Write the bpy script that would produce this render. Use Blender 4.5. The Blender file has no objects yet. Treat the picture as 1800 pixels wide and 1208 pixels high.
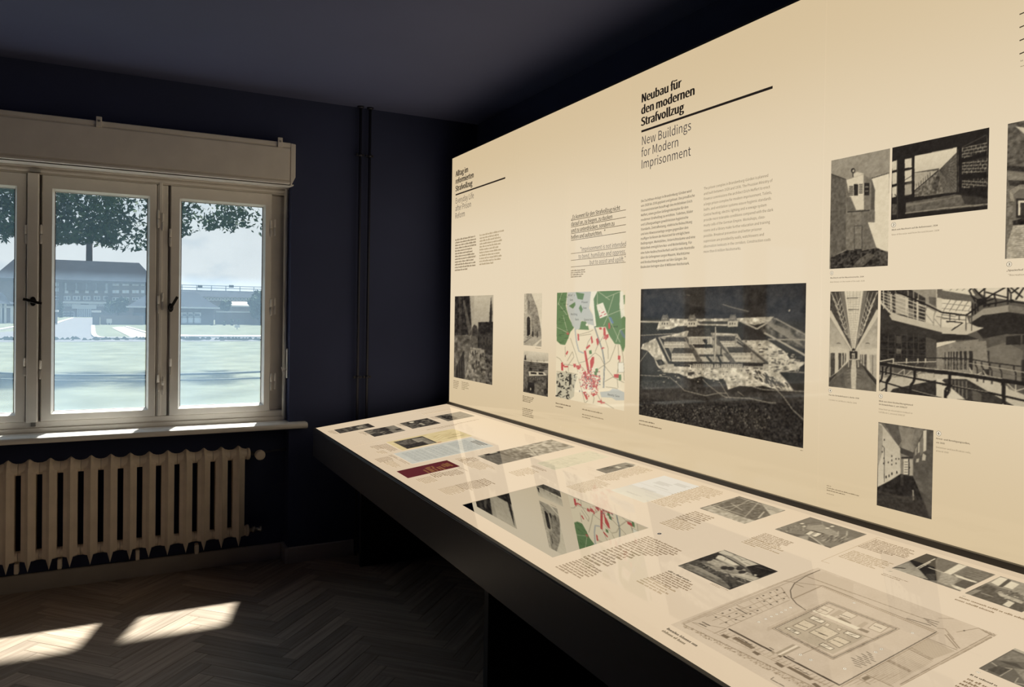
import bpy, bmesh, math, random
import numpy as np
from mathutils import Vector, Matrix

random.seed(7)
rng = np.random.default_rng(11)
S = bpy.context.scene
COL = S.collection

# ------------------------------------------------------------------ camera
FPX, CX, CY, EYE = 1313.5, 900.0, 567.0, 1.45          # focal length and principal point in pixels of the 1800x1208 frame
YAW, PITCH, ROLL = 0.4793, 0.0113, -0.0145


def _axes():
    c, s = math.cos, math.sin
    f = np.array([s(YAW) * c(PITCH), c(YAW) * c(PITCH), -s(PITCH)])
    r = np.array([c(YAW), -s(YAW), 0.0])
    d = np.cross(f, r)
    return c(ROLL) * r + s(ROLL) * d, -s(ROLL) * r + c(ROLL) * d, f


AR, AD, AF = _axes()
CAM = np.array([0.0, 0.0, EYE])
cam = bpy.data.cameras.new('camera')
cam.sensor_width = 36.0
cam.lens = 36.0 * FPX / 1800.0
cam.shift_x = 0.0
cam.shift_y = -37.0 / 1800.0
cam.clip_start, cam.clip_end = 0.02, 3000
co = bpy.data.objects.new('camera', cam)
COL.objects.link(co)
m = Matrix.Identity(4)
for i in range(3):
    m[i][0], m[i][1], m[i][2], m[i][3] = AR[i], -AD[i], -AF[i], CAM[i]
co.matrix_world = m
S.camera = co

# ------------------------------------------------------------------ light and exposure
S.view_settings.view_transform = 'Standard'
S.view_settings.look = 'None'
S.view_settings.exposure = 0.0
S.view_settings.gamma = 1.0
S.view_settings.use_curve_mapping = False
S.cycles.use_denoising = True
S.cycles.max_bounces = 10
S.cycles.diffuse_bounces = 6
S.cycles.transparent_max_bounces = 24
S.cycles.sample_clamp_indirect = 6.0
S.cycles.caustics_reflective = False
S.cycles.caustics_refractive = False

W = bpy.data.worlds.new('sky')
S.world = W
W.use_nodes = True
nt = W.node_tree
nt.nodes.clear()
N = nt.nodes.new
out = N('ShaderNodeOutputWorld'); bg = N('ShaderNodeBackground')
tc = N('ShaderNodeTexCoord'); mp = N('ShaderNodeMapping'); mp.inputs['Scale'].default_value = (1.0, 1.0, 2.2)
mp.inputs['Location'].default_value = (0.35, 0.0, 0.15)
nz = N('ShaderNodeTexNoise'); nz.inputs['Scale'].default_value = 4.2; nz.inputs['Detail'].default_value = 6.0; nz.inputs['Roughness'].default_value = 0.55
rp = N('ShaderNodeValToRGB')
rp.color_ramp.elements[0].position = 0.42; rp.color_ramp.elements[0].color = (0.56, 0.70, 0.86, 1)
rp.color_ramp.elements[1].position = 0.59; rp.color_ramp.elements[1].color = (1.12, 1.13, 1.14, 1)
nt.links.new(tc.outputs['Generated'], mp.inputs['Vector'])
nt.links.new(mp.outputs[0], nz.inputs['Vector'])
# the sky whitens towards the sun's side
dt = N('ShaderNodeVectorMath'); dt.operation = 'DOT_PRODUCT'; dt.inputs[1].default_value = (0.27, 0.83, 0.49)
ma = N('ShaderNodeMath'); ma.operation = 'MULTIPLY_ADD'; ma.inputs[1].default_value = 0.9; ma.inputs[2].default_value = -0.66
mb2 = N('ShaderNodeMath'); mb2.operation = 'ADD'
nt.links.new(tc.outputs['Generated'], dt.inputs[0]); nt.links.new(dt.outputs['Value'], ma.inputs[0])
nt.links.new(ma.outputs[0], mb2.inputs[0]); nt.links.new(nz.outputs['Fac'], mb2.inputs[1]); nt.links.new(mb2.outputs[0], rp.inputs['Fac'])
nt.links.new(rp.outputs['Color'], bg.inputs['Color'])
nt.links.new(bg.outputs[0], out.inputs[0])
bg.inputs['Strength'].default_value = 1.0

SUN_DIR = Vector((-0.172, -0.53, -1.0)).normalized()
sl = bpy.data.lights.new('sun', 'SUN'); sl.energy = 18.0; sl.angle = math.radians(2.4); sl.color = (1.0, 0.93, 0.82)
so = bpy.data.objects.new('sun', sl); COL.objects.link(so)
so.location = (1.4, 9, 9); so.rotation_euler = SUN_DIR.to_track_quat('-Z', 'Y').to_euler()


# ------------------------------------------------------------------ helpers
def ray(x, y):
    return ((x - CX) * AR + (y - CY) * AD + FPX * AF) / FPX


def hit(x, y, n, c):
    """point where the sight line through photo pixel (x, y) meets the plane n.p = c"""
    q = ray(x, y); n = np.asarray(n, float)
    return CAM + (c - n @ CAM) / (n @ q) * q


def at_y(x, y, Y): return hit(x, y, (0, 1, 0), Y)
def at_x(x, y, X): return hit(x, y, (1, 0, 0), X)
def at_z(x, y, Z): return hit(x, y, (0, 0, 1), Z)


def srgb(r, g, b):
    f = lambda c: (c / 255 / 12.92) if c <= 10.3 else ((c / 255 + 0.055) / 1.055) ** 2.4
    return (f(r), f(g), f(b), 1.0)


def mat(name, color, rough=0.5, spec=0.5, metal=0.0, noise=None, bump=None, emit=None, estr=1.0, coat=0.0, transm=0.0):
    m = bpy.data.materials.new(name); m.use_nodes = True
    t = m.node_tree; b = t.nodes['Principled BSDF']
    b.inputs['Base Color'].default_value = color if len(color) == 4 else (*color, 1)
    b.inputs['Roughness'].default_value = rough
    b.inputs['Specular IOR Level'].default_value = spec
    b.inputs['Metallic'].default_value = metal
    b.inputs['Coat Weight'].default_value = coat
    b.inputs['Transmission Weight'].default_value = transm
    if emit:
        b.inputs['Emission Color'].default_value = emit if len(emit) == 4 else (*emit, 1)
        b.inputs['Emission Strength'].default_value = estr
    if noise or bump:
        c = t.nodes.new('ShaderNodeTexCoord')
    if noise:                                   # (scale, dark multiplier, light multiplier)
        n = t.nodes.new('ShaderNodeTexNoise'); n.inputs['Scale'].default_value = noise[0]; n.inputs['Detail'].default_value = 5
        r = t.nodes.new('ShaderNodeValToRGB')
        c0 = b.inputs['Base Color'].default_value
        r.color_ramp.elements[0].position = 0.3; r.color_ramp.elements[1].position = 0.7
        r.color_ramp.elements[0].color = (*[min(1, v * noise[1]) for v in c0[:3]], 1)
        r.color_ramp.elements[1].color = (*[min(1, v * noise[2]) for v in c0[:3]], 1)
        t.links.new(c.outputs['Object'], n.inputs['Vector']); t.links.new(n.outputs['Fac'], r.inputs['Fac'])
        t.links.new(r.outputs['Color'], b.inputs['Base Color'])
    if bump:                                    # (scale, strength, distance)
        n = t.nodes.new('ShaderNodeTexNoise'); n.inputs['Scale'].default_value = bump[0]; n.inputs['Detail'].default_value = 4
        u = t.nodes.new('ShaderNodeBump'); u.inputs['Strength'].default_value = bump[1]; u.inputs['Distance'].default_value = bump[2]
        t.links.new(c.outputs['Object'], n.inputs['Vector']); t.links.new(n.outputs['Fac'], u.inputs['Height'])
        t.links.new(u.outputs['Normal'], b.inputs['Normal'])
    return m


ORIG = {}                                       # world position of each object's origin


class MB:
    """collects shapes in world coordinates; build() links them as ONE mesh object whose origin is its own centre"""

    def __init__(s): s.v = []; s.f = []; s.sm = []

    def add(s, v, f, smooth=False):
        o = len(s.v); s.v += [tuple(map(float, p)) for p in v]; s.f += [tuple(i + o for i in q) for q in f]; s.sm += [smooth] * len(f)
        return s

    def box(s, x0, x1, y0, y1, z0, z1):
        v = [(x, y, z) for z in (z0, z1) for y in (y0, y1) for x in (x0, x1)]
        return s.add(v, [(0, 2, 3, 1), (4, 5, 7, 6), (0, 1, 5, 4), (2, 6, 7, 3), (0, 4, 6, 2), (1, 3, 7, 5)])

    def prism(s, poly, axis, a, b, smooth=False):
        """poly: 2D points in the two other axes (in xyz order), swept along axis from a to b"""
        n = len(poly)

        def P(p, t):
            return {'x': (t, p[0], p[1]), 'y': (p[0], t, p[1]), 'z': (p[0], p[1], t)}[axis]
        v = [P(p, a) for p in poly] + [P(p, b) for p in poly]
        f = [tuple(range(n)), tuple(range(2 * n - 1, n - 1, -1))]
        s.add(v, f)
        return s.add(v, [(i, i + n, (i + 1) % n + n, (i + 1) % n) for i in range(n)], smooth)

    def tube(s, path, r, n=10, caps=True):
        P = [Vector(p) for p in path]; rings = []
        rr = r if isinstance(r, (list, tuple)) else [r] * len(P)
        up = None
        for i, p in enumerate(P):
            d = ((P[i + 1] if i + 1 < len(P) else p) - (P[i - 1] if i else p)).normalized()
            if up is None:
                up = Vector((0, 0, 1)) if abs(d.z) < .9 else Vector((0, 1, 0))
            a = d.cross(up).normalized(); b = a.cross(d).normalized(); up = b
            rings.append([p + rr[i] * (math.cos(2 * math.pi * k / n) * a + math.sin(2 * math.pi * k / n) * b) for k in range(n)])
        v = [q for R in rings for q in R]
        f = [(i * n + k, i * n + (k + 1) % n, (i + 1) * n + (k + 1) % n, (i + 1) * n + k) for i in range(len(P) - 1) for k in range(n)]
        s.add(v, f, True)
        if caps:
            s.add(rings[0], [tuple(range(n - 1, -1, -1))]); s.add(rings[-1], [tuple(range(n))])
        return s

    def lathe(s, c, axis, prof, n=16):
        """prof: (radius, offset along axis) list"""
        ax = {'x': Vector((1, 0, 0)), 'y': Vector((0, 1, 0)), 'z': Vector((0, 0, 1))}[axis]
        path = [Vector(c) + ax * t for r_, t in prof]
        a = Vector((0, 0, 1)) if axis != 'z' else Vector((1, 0, 0)); b = ax.cross(a)
        v = [p + r_ * (math.cos(2 * math.pi * k / n) * a + math.sin(2 * math.pi * k / n) * b) for p, (r_, t) in zip(path, prof) for k in range(n)]
        f = [(i * n + k, i * n + (k + 1) % n, (i + 1) * n + (k + 1) % n, (i + 1) * n + k) for i in range(len(prof) - 1) for k in range(n)]
        s.add(v, f, True)
        s.add(v[:n], [tuple(range(n))]); return s.add(v[-n:], [tuple(range(n))])

    def build(s, name, material, parent=None, bevel=0, seg=1, label=None, kind=None, cat=None, group=None):
        v = np.array(s.v); c = (v.min(0) + v.max(0)) / 2
        me = bpy.data.meshes.new(name)
        me.from_pydata([tuple(p - c) for p in v], [], s.f)
        if any(s.sm):
            me.polygons.foreach_set('use_smooth', s.sm)
        bm = bmesh.new(); bm.from_mesh(me)
        bmesh.ops.remove_doubles(bm, verts=bm.verts, dist=1e-6)
        bmesh.ops.recalc_face_normals(bm, faces=bm.faces); bm.to_mesh(me); bm.free()
        me.materials.append(material)
        o = bpy.data.objects.new(name, me); COL.objects.link(o)
        place(o, c, parent)
        if bevel:
            b = o.modifiers.new('bevel', 'BEVEL'); b.width = bevel; b.segments = seg; b.limit_method = 'ANGLE'; b.angle_limit = math.radians(35)
        tag(o, label, cat, group, kind)
        return o


def place(o, c, parent=None):
    ORIG[o.name] = np.array(c, float)
    if parent:
        o.parent = parent; o.location = tuple(np.array(c) - ORIG[parent.name])
    else:
        o.location = tuple(c)


def tag(o, label=None, cat=None, group=None, kind=None):
    if label: o['label'] = label
    if cat: o['category'] = cat
    if group: o['group'] = group
    if kind: o['kind'] = kind
    return o


def thing(name, loc, label, cat, group=None, kind=None):
    o = bpy.data.objects.new(name, None); COL.objects.link(o); o.empty_display_size = 0.1
    place(o, loc); return tag(o, label, cat, group, kind)


def copy_thing(o, delta, label=None):
    r = o.copy(); COL.objects.link(r); r.location = o.location + Vector(delta); ORIG[r.name] = ORIG[o.name] + np.array(delta)
    if label: r['label'] = label
    for ch in list(o.children):
        c = ch.copy(); COL.objects.link(c); c.parent = r; ORIG[c.name] = ORIG[ch.name] + np.array(delta)
        for g in list(ch.children):
            d = g.copy(); COL.objects.link(d); d.parent = c; ORIG[d.name] = ORIG[g.name] + np.array(delta)
    return r


def box(name, dims, material, parent=None, **k):
    return MB().box(*dims).build(name, material, parent, **k)


# ------------------------------------------------------------------ materials
M_wall = mat('navy_wall_paint', (0.036, 0.046, 0.108), 0.75, 0.3, noise=(3.0, 0.93, 1.07), bump=(90, 0.15, 0.002))
M_ceil = mat('navy_ceiling_paint', (0.105, 0.120, 0.225), 0.8, 0.3, noise=(1.5, 0.95, 1.05))
M_white = mat('ivory_gloss_paint', (0.81, 0.775, 0.735), 0.42, 0.5, noise=(9, 0.95, 1.04), bump=(60, 0.12, 0.002))
M_base = mat('grey_baseboard_paint', (0.52, 0.47, 0.42), 0.5, 0.4, noise=(8, 0.92, 1.05))
M_rad = mat('ivory_radiator_enamel', (0.76, 0.65, 0.53), 0.45, 0.45, noise=(14, 0.92, 1.06), bump=(120, 0.2, 0.001))
M_pipe = mat('navy_pipe_paint', (0.022, 0.024, 0.040), 0.45, 0.45)
M_dark = mat('charcoal_lacquer', (0.020, 0.018, 0.020), 0.38, 0.45, noise=(40, 0.9, 1.1))
M_fascia = mat('charcoal_fascia_lacquer', (0.036, 0.031, 0.035), 0.35, 0.5, noise=(60, 0.93, 1.07))
M_black = mat('black_board', (0.006, 0.006, 0.007), 0.6, 0.3)
M_trim = mat('dark_bronze_trim', (0.045, 0.038, 0.030), 0.35, 0.5)
M_handle = mat('dark_metal', (0.03, 0.028, 0.026), 0.3, 0.5, metal=0.6)
M_steel = mat('worn_steel', (0.5, 0.48, 0.45), 0.35, 0.5, metal=0.9)
M_brown = mat('brown_putty', (0.10, 0.055, 0.04), 0.6)

# window glass: clear pane with a bluish film standing in for outdoor haze
M_glass = bpy.data.materials.new('haze_film_glass'); M_glass.use_nodes = True
t = M_glass.node_tree; t.nodes.clear(); N = t.nodes.new
o_ = N('ShaderNodeOutputMaterial'); tr = N('ShaderNodeBsdfTransparent'); tl = N('ShaderNodeBsdfTranslucent'); gl = N('ShaderNodeBsdfGlossy')
tr.inputs['Color'].default_value = (0.93, 0.97, 0.98, 1); tl.inputs['Color'].default_value = (0.27, 0.40, 0.56, 1); gl.inputs['Roughness'].default_value = 0.02
mx = N('ShaderNodeMixShader'); m2 = N('ShaderNodeMixShader'); fr = N('ShaderNodeValue'); fr.outputs[0].default_value = 0.03
tcx = N('ShaderNodeTexCoord'); nn = N('ShaderNodeTexNoise'); nn.inputs['Scale'].default_value = 2.2; nn.inputs['Detail'].default_value = 5
mr = N('ShaderNodeMapRange'); mr.inputs['From Min'].default_value = 0.3; mr.inputs['From Max'].default_value = 0.7; mr.inputs['To Min'].default_value = 0.10; mr.inputs['To Max'].default_value = 0.17
t.links.new(tcx.outputs['Object'], nn.inputs['Vector']); t.links.new(nn.outputs['Fac'], mr.inputs['Value']); t.links.new(mr.outputs[0], mx.inputs['Fac'])
t.links.new(tr.outputs[0], mx.inputs[1]); t.links.new(tl.outputs[0], mx.inputs[2])
t.links.new(fr.outputs[0], m2.inputs['Fac']); t.links.new(mx.outputs[0], m2.inputs[1]); t.links.new(gl.outputs[0], m2.inputs[2]); t.links.new(m2.outputs[0], o_.inputs[0])


def backlit(name, color, strength, axis, lo, hi, drop, tint):
    """opal glass lit from behind by tubes: brightest in the middle, falling off towards its long edges"""
    m = bpy.data.materials.new(name); m.use_nodes = True
    t = m.node_tree; b = t.nodes['Principled BSDF']; N = t.nodes.new
    b.inputs['Base Color'].default_value = (0.02, 0.02, 0.02, 1); b.inputs['Roughness'].default_value = 0.04; b.inputs['IOR'].default_value = 1.34
    g = N('ShaderNodeNewGeometry'); sx = N('ShaderNodeSeparateXYZ'); r = N('ShaderNodeMapRange'); cr = N('ShaderNodeValToRGB')
    t.links.new(g.outputs['Position'], sx.inputs[0]); t.links.new(sx.outputs[axis], r.inputs['Value'])
    r.inputs['From Min'].default_value = lo; r.inputs['From Max'].default_value = hi
    t.links.new(r.outputs[0], cr.inputs['Fac'])
    e = cr.color_ramp.elements; cr.color_ramp.interpolation = 'EASE'
    edge = tuple(c * d for c, d in zip(color[:3], tint))
    e[0].position = 0.0; e[0].color = (*edge, 1); e[1].position = 1.0; e[1].color = (*edge, 1)
    for p in (drop, 1 - drop):
        k = e.new(p); k.color = color
    t.links.new(cr.outputs['Color'], b.inputs['Emission Color']); b.inputs['Emission Strength'].default_value = strength
    return m


M_sheet = backlit('backlit_opal_glass', srgb(230, 212, 182), 1.0, 'Z', 0.91, 2.39, 0.42, (0.85, 0.80, 0.70))
M_table = backlit('backlit_table_glass', srgb(218, 197, 168), 1.0, 'X', 0.95, 1.75, 0.35, (0.97, 0.95, 0.92))

# print and ink seen against the light: the ink lets part of the light behind through, colour stored per vertex
M_print = bpy.data.materials.new('backlit_print'); M_print.use_nodes = True
t = M_print.node_tree; b = t.nodes['Principled BSDF']; a_ = t.nodes.new('ShaderNodeVertexColor'); a_.layer_name = 'print'
b.inputs['Base Color'].default_value = (0.01, 0.01, 0.01, 1); b.inputs['Roughness'].default_value = 0.04; b.inputs['IOR'].default_value = 1.34
t.links.new(a_.outputs['Color'], b.inputs['Emission Color']); b.inputs['Emission Strength'].default_value = 1.0
INKS = {}


def ink(r, g, b_):
    k = (r, g, b_)
    if k not in INKS:
        m = mat('ink_%d_%d_%d' % k, (0.008, 0.008, 0.008, 1), 0.04, 0.5, emit=srgb(*k)); INKS[k] = m
    return INKS[k]


# ------------------------------------------------------------------ room shell
WY, NY, ZC, XR, XL, YB = 4.37, 4.49, 2.66, 2.0, -2.4, -2.6       # window wall, niche back, ceiling, right wall, left wall, rear wall
NX0, NX1 = -1.95, 0.843                                          # niche sides
OY = 4.80                                                        # outer face of the wall
SILL = 0.815
w = MB()
w.box(NX1, XR + .15, WY, OY, 0, ZC).box(XL - .15, NX0, WY, OY, 0, ZC)
w.box(NX0, NX1, NY, OY, 0, SILL - .035)                          # breast below the window
w.box(NX0, NX1, WY, OY, 2.20, ZC)                                # above
w.build('wall_back', M_wall, kind='structure', label='dark navy painted wall with the window and radiator niche')
box('wall_right', (XR, XR + .15, YB, OY, 0, ZC), M_wall, kind='structure', label='dark navy wall behind the lit exhibition panel')
box('wall_left', (XL - .15, XL, YB, WY, 0, ZC), M_wall, kind='structure', label='dark navy wall left of the window')
box('wall_front', (XL - .15, XR + .15, YB - .15, YB, 0, ZC), M_wall, kind='structure', label='dark navy wall opposite the window')
box('ceiling', (XL - .15, XR + .15, YB - .15, OY, ZC, ZC + .15), M_ceil, kind='structure', label='dark blue painted ceiling')

# parquet
M_oak = bpy.data.materials.new('oak_parquet'); M_oak.use_nodes = True
t = M_oak.node_tree; b = t.nodes['Principled BSDF']; N = t.nodes.new
oi = N('ShaderNodeObjectInfo'); tcx = N('ShaderNodeTexCoord'); mp = N('ShaderNodeMapping'); mp.inputs['Scale'].default_value = (3, 60, 8)
ad = N('ShaderNodeVectorMath'); ad.operation = 'ADD'
nz = N('ShaderNodeTexNoise'); nz.inputs['Scale'].default_value = 1.0; nz.inputs['Detail'].default_value = 6
cr = N('ShaderNodeValToRGB'); cr.color_ramp.elements[0].position = .3; cr.color_ramp.elements[1].position = .72
cr.color_ramp.elements[0].color = (0.29, 0.215, 0.16, 1); cr.color_ramp.elements[1].color = (0.47, 0.375, 0.295, 1)
hv = N('ShaderNodeHueSaturation'); mr = N('ShaderNodeMapRange'); mr.inputs['To Min'].default_value = 0.76; mr.inputs['To Max'].default_value = 1.2
t.links.new(tcx.outputs['Object'], ad.inputs[0]); t.links.new(oi.outputs['Random'], ad.inputs[1])
t.links.new(ad.outputs[0], mp.inputs['Vector']); t.links.new(mp.outputs[0], nz.inputs['Vector'])
t.links.new(nz.outputs['Fac'], cr.inputs['Fac']); t.links.new(cr.outputs['Color'], hv.inputs['Color'])
t.links.new(oi.outputs['Random'], mr.inputs['Value']); t.links.new(mr.outputs[0], hv.inputs['Value']); t.links.new(hv.outputs[0], b.inputs['Base Color'])
b.inputs['Roughness'].default_value = 0.5; b.inputs['Specular IOR Level'].default_value = 0.4
bu = N('ShaderNodeBump'); bu.inputs['Strength'].default_value = .12; bu.inputs['Distance'].default_value = .001
t.links.new(nz.outputs['Fac'], bu.inputs['Height']); t.links.new(bu.outputs[0], b.inputs['Normal'])
M_sub = mat('parquet_subfloor', (0.02, 0.015, 0.012), 0.8)
floor = MB().box(XL - .15, XR + .15, YB - .15, OY, -.12, -.012).build('floor', M_sub, kind='structure', label='oak herringbone parquet floor')
PL, PW, PT = 0.45, 0.075, 0.012
pm = MB().box(-PL / 2 + .0005, PL / 2 - .0005, -PW / 2 + .0005, PW / 2 - .0005, -PT, 0)
tmp = pm.build('plank', M_oak, floor, bevel=0)
bm = bmesh.new(); bm.from_mesh(tmp.data)
bmesh.ops.bevel(bm, geom=[e for e in bm.edges if all(v.co.z > 0 for v in e.verts)], offset=.0009, segments=1, affect='EDGES')
bm.to_mesh(tmp.data); bm.free()
plank_mesh = tmp.data
bpy.data.objects.remove(tmp)
c45 = math.cos(math.radians(45))
u0, v0 = 0.032, 0.018
cells = []
for i in range(-70, 71):
    for k in range(-6, 7):
        for h in (0, 1):
            if h == 0: uu, vv, a = i * PW + 2 * PL * k + PL / 2, i * PW + PW / 2, 0
            else: uu, vv, a = i * PW + 2 * PL * k + PW / 2, (i + 1) * PW + PL / 2, 90
            uu += u0; vv += v0
            x, y = (uu - vv) * c45, (uu + vv) * c45 + 3.2
            cells.append((x, y, a + 45))
far = MB(); nplank = 0


def plank_priority(c):
    return abs(c[0] - .25) * .75 + abs(c[1] - 3.45)


cells.sort(key=plank_priority)
for (x, y, a) in cells:
    inside = XL - .3 < x < XR + .3 and YB - .3 < y < OY
    if not inside: continue
    if nplank < 292 and y < NY + .15:
        o = bpy.data.objects.new('plank', plank_mesh); COL.objects.link(o)
        place(o, (x, y, random.uniform(-.0003, .0002)), floor)
        o.rotation_euler = (random.uniform(-.002, .002), random.uniform(-.0006, .0006), math.radians(a)); nplank += 1
    else:
        ca, sa = math.cos(math.radians(a)), math.sin(math.radians(a))
        q = [(x + ca * px - sa * py, y + sa * px + ca * py) for px, py in ((-PL / 2 + .0006, -PW / 2 + .0006), (PL / 2 - .0006, -PW / 2 + .0006), (PL / 2 - .0006, PW / 2 - .0006), (-PL / 2 + .0006, PW / 2 - .0006))]
        far.add([(*p, 0) for p in q], [(0, 1, 2, 3)])
far.build('plank_field', M_oak, floor, kind='stuff')

# baseboards follow the niche
def bb(name, x0, x1, y, **k):
    return box(name, (x0, x1, y - .018, y, 0, .095), M_base, kind='structure', bevel=.004, **k)


bb('baseboard_niche', NX0, NX1 - .018, NY, label='grey painted baseboard under the radiator')
box('baseboard_return', (NX1 - .018, NX1, WY - .018, NY, 0, .095), M_base, kind='structure', label='short grey baseboard on the niche side')
bb('baseboard_right', NX1, 1.225, WY, label='grey painted baseboard between niche and display table')
bb('baseboard_left', XL, NX0, WY, label='grey painted baseboard left of the niche')
box('baseboard_side', (XL, XL + .018, YB, WY - .018, 0, .095), M_base, kind='structure', label='grey painted baseboard along the left wall')

# ------------------------------------------------------------------ window
FY = 4.462                                                       # room-side face of the window frame


def wx(px, py=530): return at_y(px, py, FY)[0]
def wz(py, px=200): return at_y(px, py, FY)[2]


win = thing('window_1', (-.55, FY, SILL), 'white painted wooden casement window with three visible sashes', None, kind='structure')
ZT = 2.17                                                        # top of the frame
zs0, zs1 = 0.872, 2.118                                          # sash bottom and top
xL1 = wx(45.5)                                                     # right edge of the left sash
xC0, xC1 = wx(73), wx(274)
xR0, xR1 = wx(298.5), wx(475.5)
sw = xR1 - xR0
fr = MB()
fr.box(NX0, NX1, FY, FY + .10, SILL, zs0 - .002).box(NX0, NX1, FY, FY + .10, zs1 + .002, 2.21)
fr.box(xR1 + .004, NX1, FY + .045, FY + .10, zs0, zs1)           # right jamb
fr.box(xC1 + .003, xR0 - .012, FY - .002, FY + .10, zs0, zs1)    # post between centre and right sash
fr.box(xL1 - .02, xC0 + .02, FY + .052, FY + .10, zs0 - .01, zs1 + .01)   # post behind the cover strip
fr.box(xC1 - .02, xR0 + .02, FY + .052, FY + .10, zs0 - .01, zs1 + .01)
fr.box(NX0, NX0 + .06, FY, FY + .10, zs0, zs1)
fr.box(-1.07, -.99, FY, FY + .10, zs0, zs1)
fr.build('frame', M_white, win, bevel=.004, seg=2)
# beads on the frame
bd = MB()
bd.tube([(NX1 - .012, FY - .004, SILL), (NX1 - .012, FY - .004, 2.19)], .013, 8)
bd.box(xC1 + .012, xC1 + .028, FY - .012, FY, zs0, zs1 + .02)
bd.box(NX0, NX1, FY - .012, FY, 2.128, 2.142).box(NX0, NX1, FY - .02, FY, 2.152, 2.20)
bd.box(NX0, NX1, FY - .014, FY, SILL, .838)
bd.build('bead', M_white, win, bevel=.003, seg=2)


def sash(x0, x1, gx0, gx1, gz0, gz1):
    """casement: frame with a bevelled glazing rebate, pane, putty line"""
    y0, y1 = FY - .012, FY + .05
    b_ = .010
    v, f = [], []
    outer = [(x0, zs0), (x1, zs0), (x1, zs1), (x0, zs1)]
    inn = [(gx0 - b_, gz0 - b_), (gx1 + b_, gz0 - b_), (gx1 + b_, gz1 + b_), (gx0 - b_, gz1 + b_)]
    gls = [(gx0, gz0), (gx1, gz0), (gx1, gz1), (gx0, gz1)]
    rings = [(outer, y1), (outer, y0 + .004), ([(x + (.004 if i in (0, 3) else -.004), z + (.004 if i < 2 else -.004)) for i, (x, z) in enumerate(outer)], y0), (inn, y0), (gls, FY + .020), (gls, y1)]
    for pts, y in rings: v += [(x, y, z) for x, z in pts]
    for r in range(len(rings)):
        n = (r + 1) % len(rings)
        for k in range(4):
            f.append((r * 4 + k, r * 4 + (k + 1) % 4, n * 4 + (k + 1) % 4, n * 4 + k))
    s = MB().add(v, f).build('sash', M_white, win)
    box('glass_pane', (gx0 - .004, gx1 + .004, FY + .027, FY + .030, gz0 - .004, gz1 + .004), M_glass, s, label='window pane with a haze film added')
    p = MB()
    for a, b2, c, d in ((gx0, gx0 + .003, gz0, gz1), (gx1 - .003, gx1, gz0, gz1), (gx0, gx1, gz0, gz0 + .002), (gx0, gx1, gz1 - .002, gz1)):
        p.box(a, b2, FY + .022, FY + .027, c, d)
    p.build('putty_line', M_brown, s)
    return s


gz0, gz1 = .916, 2.043
sC = sash(xC0, xC1, -0.316, 0.110, gz0, gz1)
sR = sash(xR0, xR1, 0.276, 0.706, gz0, gz1)
sL = sash(-.985, xL1, -.925, -.487, gz0, gz1)
sLL = sash(NX0 + .063, -1.075, -1.83, -1.14, gz0, gz1)
# cover strip between the left and centre sash, with its rod ends
xm0, xm1 = wx(47.5), wx(68)
cs = box('cover_strip', (xm0, xm1, FY - .026, FY + .05, .868, 2.122), M_white, win, bevel=.005, seg=2)
MB().box(xm0 + .022, xm0 + .042, FY - .02, FY - .002, .848, .868).build('bolt', M_steel, cs)
MB().box(xm0 + .01, xm0 + .055, FY - .022, FY, 2.128, 2.143).build('bolt', M_steel, cs)


def hinge(x, z, par, h=.085, y=FY - .016):
    m_ = MB().tube([(x, y, z - h / 2), (x, y, z - .002)], .006, 8).tube([(x, y, z + .002), (x, y, z + h / 2)], .006, 8)
    m_.lathe((x, y, z + h / 2), 'z', [(.006, 0), (.003, .006)], 8).lathe((x, y, z - h / 2), 'z', [(.006, 0), (.003, -.006)], 8)
    return m_.build('hinge', M_white, par)


for px, py, par in ((278.3, 385, sC), (286, 390, sC), (278.3, 535, sC), (286, 530, sC), (278, 673, sC), (286, 678, sC), (483, 400, sR), (476.5, 402, sR), (483, 538, sR), (476.5, 540, sR), (483, 670, sR), (476.5, 672, sR), (299.5, 418, sR), (299.5, 645, sR), (43.5, 645, sL), (70.5, 650, sC), (72, 412, sC), (46, 412, sL)):
    p = at_y(px, py, FY - .016); hinge(p[0], p[2], par)


def handle(px, py, ang, par, ln):
    p = at_y(px, py, FY - .03); x, z = p[0], p[2]
    b_ = MB()
    pr = [(.014 * math.cos(a), .024 * math.sin(a)) for a in np.linspace(0, 2 * math.pi, 17)[:-1]]
    b_.prism([(x + a, z + c) for a, c in pr], 'y', FY - .026, FY - .034)
    b_.lathe((x, FY - .03, z), 'y', [(.009, 0), (.008, -.03), (.006, -.032)], 12)
    dx, dz = math.cos(ang) * ln, math.sin(ang) * ln
    n = Vector((-dz, 0, dx)).normalized() * .007
    y = FY - .062
    a0, a1 = Vector((x - dx * .5, y, z - dz * .5)), Vector((x + dx * .5, y, z + dz * .5))
    if par[1]: a0, a1 = Vector((x - dx * .1, y, z - dz * .1)), Vector((x + dx * .9, y, z + dz * .9))
    v = [a0 - n, a1 - n, a1 + n, a0 + n]
    b_.add([q for q in v] + [q + Vector((0, .012, 0)) for q in v], [(0, 1, 2, 3), (7, 6, 5, 4), (0, 4, 5, 1), (1, 5, 6, 2), (2, 6, 7, 3), (3, 7, 4, 0)])
    return b_.build('handle', M_handle, par[0], bevel=.0015, label='dark metal window handle')


handle(58, 530, math.radians(-15), (cs, False), .082)
handle(300, 541, math.radians(62), (sR, True), .075)

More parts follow.
